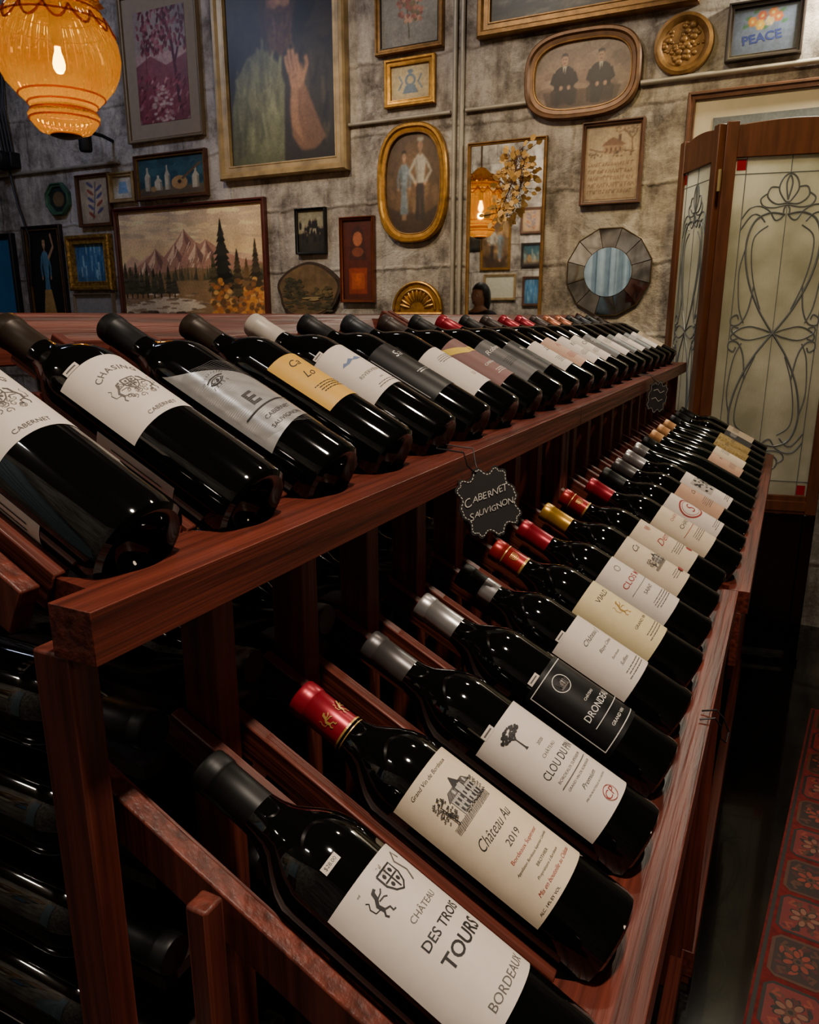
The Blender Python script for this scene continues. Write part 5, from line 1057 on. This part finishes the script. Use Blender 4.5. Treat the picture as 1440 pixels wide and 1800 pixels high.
MB().tube([(-.5, 0, 2.77), (.5, 0, 2.77)], .014, BLACK, 10).build('curtain_rod', t)
for sx in (-.48, .48): MB().tube([(sx, 0, 2.77), (sx, -.089, 2.77)], .01, BLACK, 8).build('rod_bracket', t)
# ------------------------------------------------------------ person, seen in the mirror
d = ray(845, 522); k = 7.0/d.y; PX, PZ = d.x*k, CZ+d.z*k        # head centre at y=0
def skin(name, V, E, Rr, m, parent, sub=2):
    me = bpy.data.meshes.new(name); me.from_pydata(V, E, []); me.materials.append(m); o = bpy.data.objects.new(name, me); C.objects.link(o); o.parent = parent
    md = o.modifiers.new('skin', 'SKIN'); md.use_smooth_shade = True
    sv = me.skin_vertices[0].data if me.skin_vertices else None
    if sv is None: return o
    for i, r in enumerate(Rr): sv[i].radius = (r[0], r[1]) if isinstance(r, tuple) else (r, r)
    sv[0].use_root = True; s = o.modifiers.new('sub', 'SUBSURF'); s.levels = s.render_levels = sub; return o
SKINM = mat('skin', (190, 140, 112), .5, noise=.05); HAIR = mat('dark_hair', (26, 20, 18), .5, noise=.2); CLOTH = mat('black_knit', (30, 30, 36), .9, noise=.2); JEAN = mat('dark_denim', (34, 40, 56), .9, noise=.2)
t = thing('person', 'dark haired person in black top standing across the room, seen in mirror', 'person', (PX, 0, 0), (0, 0, math.radians(200)))
s = PZ/1.50
bodyV = [(0, 0, .88), (0, 0, 1.05), (0, 0, 1.24), (0, 0, 1.335), (0, 0, 1.40), (0, .01, 1.47), (.09, 0, .84), (.10, -.01, .46), (.10, .02, .07), (.10, -.13, .03), (-.09, 0, .84), (-.10, -.01, .46), (-.10, .02, .07), (-.10, -.13, .03), (.17, 0, 1.31), (.23, .01, 1.05), (.24, -.06, .83), (.24, -.08, .74), (-.17, 0, 1.31), (-.23, .01, 1.05), (-.24, -.06, .83), (-.24, -.08, .74)]
bodyE = [(0, 1), (1, 2), (2, 3), (3, 4), (4, 5), (0, 6), (6, 7), (7, 8), (8, 9), (0, 10), (10, 11), (11, 12), (12, 13), (3, 14), (14, 15), (15, 16), (16, 17), (3, 18), (18, 19), (19, 20), (20, 21)]
bodyR = [(.14, .1), (.12, .09), (.14, .1), (.1, .07), .05, .05, .085, .058, .04, .03, .085, .058, .04, .03, .055, .042, .032, .03, .055, .042, .032, .03]
V = [tuple(c*s for c in v) for v in bodyV]
body = skin('body', V, bodyE, bodyR, SKINM, t)
skin('top', [V[i] for i in (1, 0, 2, 3, 14, 15, 16, 18, 19, 20)], [(0, 1), (0, 2), (2, 3), (3, 4), (4, 5), (5, 6), (3, 7), (7, 8), (8, 9)], [(.135, .105), (.15, .11), (.155, .115), (.112, .082), .066, .052, .042, .066, .052, .042], CLOTH, t)
skin('trousers', [V[i] for i in (0, 6, 7, 8, 10, 11, 12)], [(0, 1), (1, 2), (2, 3), (0, 4), (4, 5), (5, 6)], [(.15, .11), .096, .068, .052, .096, .068, .052], JEAN, t)
hb = bmesh.new(); bmesh.ops.create_uvsphere(hb, u_segments=28, v_segments=20, radius=1)
for v in hb.verts:
    x, y, z = v.co
    f = 1-.28*max(0, -z)**1.5; px_ = x*.074*f; py_ = y*.094*(1-.12*max(0, -z)); pz_ = z*.115
    if y < -.7 and abs(x) < .22 and -.35 < z < .15: py_ -= .016*(1-abs(x)/.22)*(1 if z < -.1 else .5)
    if y < -.6 and abs(abs(x)-.38) < .2 and .0 < z < .25: py_ += .008
    v.co = (px_*s, py_*s, (1.50+pz_)*s)
me = bpy.data.meshes.new('head'); hb.to_mesh(me); hb.free(); me.materials.append(SKINM); me.polygons.foreach_set('use_smooth', [True]*len(me.polygons)); ho = bpy.data.objects.new('head', me); C.objects.link(ho); ho.parent = t
mb = MB(); EYE = mat('eye_white', (220, 214, 206), .3, noise=0)
for sx in (-1, 1):
    mb.lathe([(0, -.010*s), (.007*s, -.007*s), (.010*s, 0), (.007*s, .007*s), (0, .010*s)], 12, EYE, Matrix.Translation((sx*.029*s, -.078*s, 1.508*s))); mb.lathe([(0, 0), (.005*s, .001), (0, .002)], 10, INK, Matrix.Translation((sx*.029*s, -.088*s, 1.508*s)) @ MR)
mb.build('eyes', ho)
MB().tube([(-.022*s, -.083*s, 1.446*s), (0, -.090*s, 1.448*s), (.022*s, -.083*s, 1.446*s)], .005*s, mat('lips', (150, 84, 76), .4, noise=0), 8).build('mouth', ho)
hb = bmesh.new(); bmesh.ops.create_uvsphere(hb, u_segments=28, v_segments=20, radius=1)
for v in hb.verts:
    x, y, z = v.co
    py_ = y*.108+.016; pz_ = z*.128+.012
    if y > .05: pz_ -= .10*y*max(0, .4-z)
    if y < -.1 and z < .45: py_ = max(py_, -.030+.05*max(0, -z))
    v.co = (x*.088*s, py_*s, (1.50+pz_)*s)
me = bpy.data.meshes.new('hair'); hb.to_mesh(me); hb.free(); me.materials.append(HAIR); me.polygons.foreach_set('use_smooth', [True]*len(me.polygons)); o = bpy.data.objects.new('hair', me); C.objects.link(o); o.parent = t
# ------------------------------------------------------------ lights
def area(name, loc, tgt, size, power, c, shape='DISK', size_y=None, spread=180):
    l = bpy.data.lights.new(name, 'AREA'); l.shape = shape; l.size = size; l.energy = power; l.color = c; l.spread = math.radians(spread)
    if size_y: l.shape = 'RECTANGLE'; l.size_y = size_y
    o = bpy.data.objects.new(name, l); C.objects.link(o); o.location = loc; o.rotation_euler = (Vector(tgt)-Vector(loc)).to_track_quat('-Z', 'Y').to_euler(); return o
def spot(name, loc, tgt, power, c, ang, blend=.9, rad=.05):
    l = bpy.data.lights.new(name, 'SPOT'); l.energy = power; l.color = c; l.spot_size = math.radians(ang); l.spot_blend = blend; l.shadow_soft_size = rad
    o = bpy.data.objects.new(name, l); C.objects.link(o); o.location = loc; o.rotation_euler = (Vector(tgt)-Vector(loc)).to_track_quat('-Z', 'Y').to_euler(); return o
area('ceiling_lamp_near', (.12, .22, 2.9), (-.08, .5, .9), .12, 14.5, (1, .83, .66), spread=110)
area('ceiling_lamp_far', (-.1, 1.9, 3.1), (-.15, 1.9, .9), .12, 7, (1, .80, .60), spread=100)
area('side_fill', (1.7, .6, 1.75), (-.4, .75, .95), .25, 2.6, (1, .72, .48))  # added fill, opens up the dark rack under the upper ledge
area('wall_wash_middle', (-1.5, 2.2, 3.2), (-1.4, 3.5, 1.9), .3, 10, (1, .90, .80))
spot('picture_spot_middle', (-1.0, 1.7, 3.2), (-1.05, 3.5, 1.7), 104, (1, .79, .46), 46)
spot('picture_spot_left', (-2.2, 1.7, 3.2), (-2.2, 3.5, 1.7), 104, (1, .83, .58), 52)
spot('picture_spot_right', (-.1, 2.0, 3.2), (-.25, 3.5, 1.45), 80, (1, .76, .32), 52)
area('wall_wash_left', (-3.6, 2.0, 3.2), (-3.4, 3.5, 1.9), .3, 9, (.58, .68, 1))
area('rear_wall_wash', (-2.9, -.9, 3.2), (-2.9, -2.3, 1.8), .3, 40, (1, .88, .72))  # added light, brightens the rear wall for the mirrors
area('rear_curtain_wash', (-1.0, -.7, 3.2), (-1.3, -2.3, 1.7), .3, 20, (1, .94, .86))  # second added light, lifts curtain and rear wall in the reflections
area('screen_back_light', (.05, 3.36, 2.6), (-.02, 3.10, 1.1), .12, 19, (1, .92, .72))  # added behind the screen to make its glass glow
l = bpy.data.lights.new('lantern_light', 'POINT'); l.energy = 2.4; l.color = (1, .80, .48); l.shadow_soft_size = .02; o = bpy.data.objects.new('lantern_light', l); C.objects.link(o); o.location = LP+Vector((0, 0, -.065))
w = bpy.data.worlds.new('world'); S.world = w; w.use_nodes = True; w.node_tree.nodes['Background'].inputs[0].default_value = (.6, .6, 1, 1); w.node_tree.nodes['Background'].inputs[1].default_value = .012
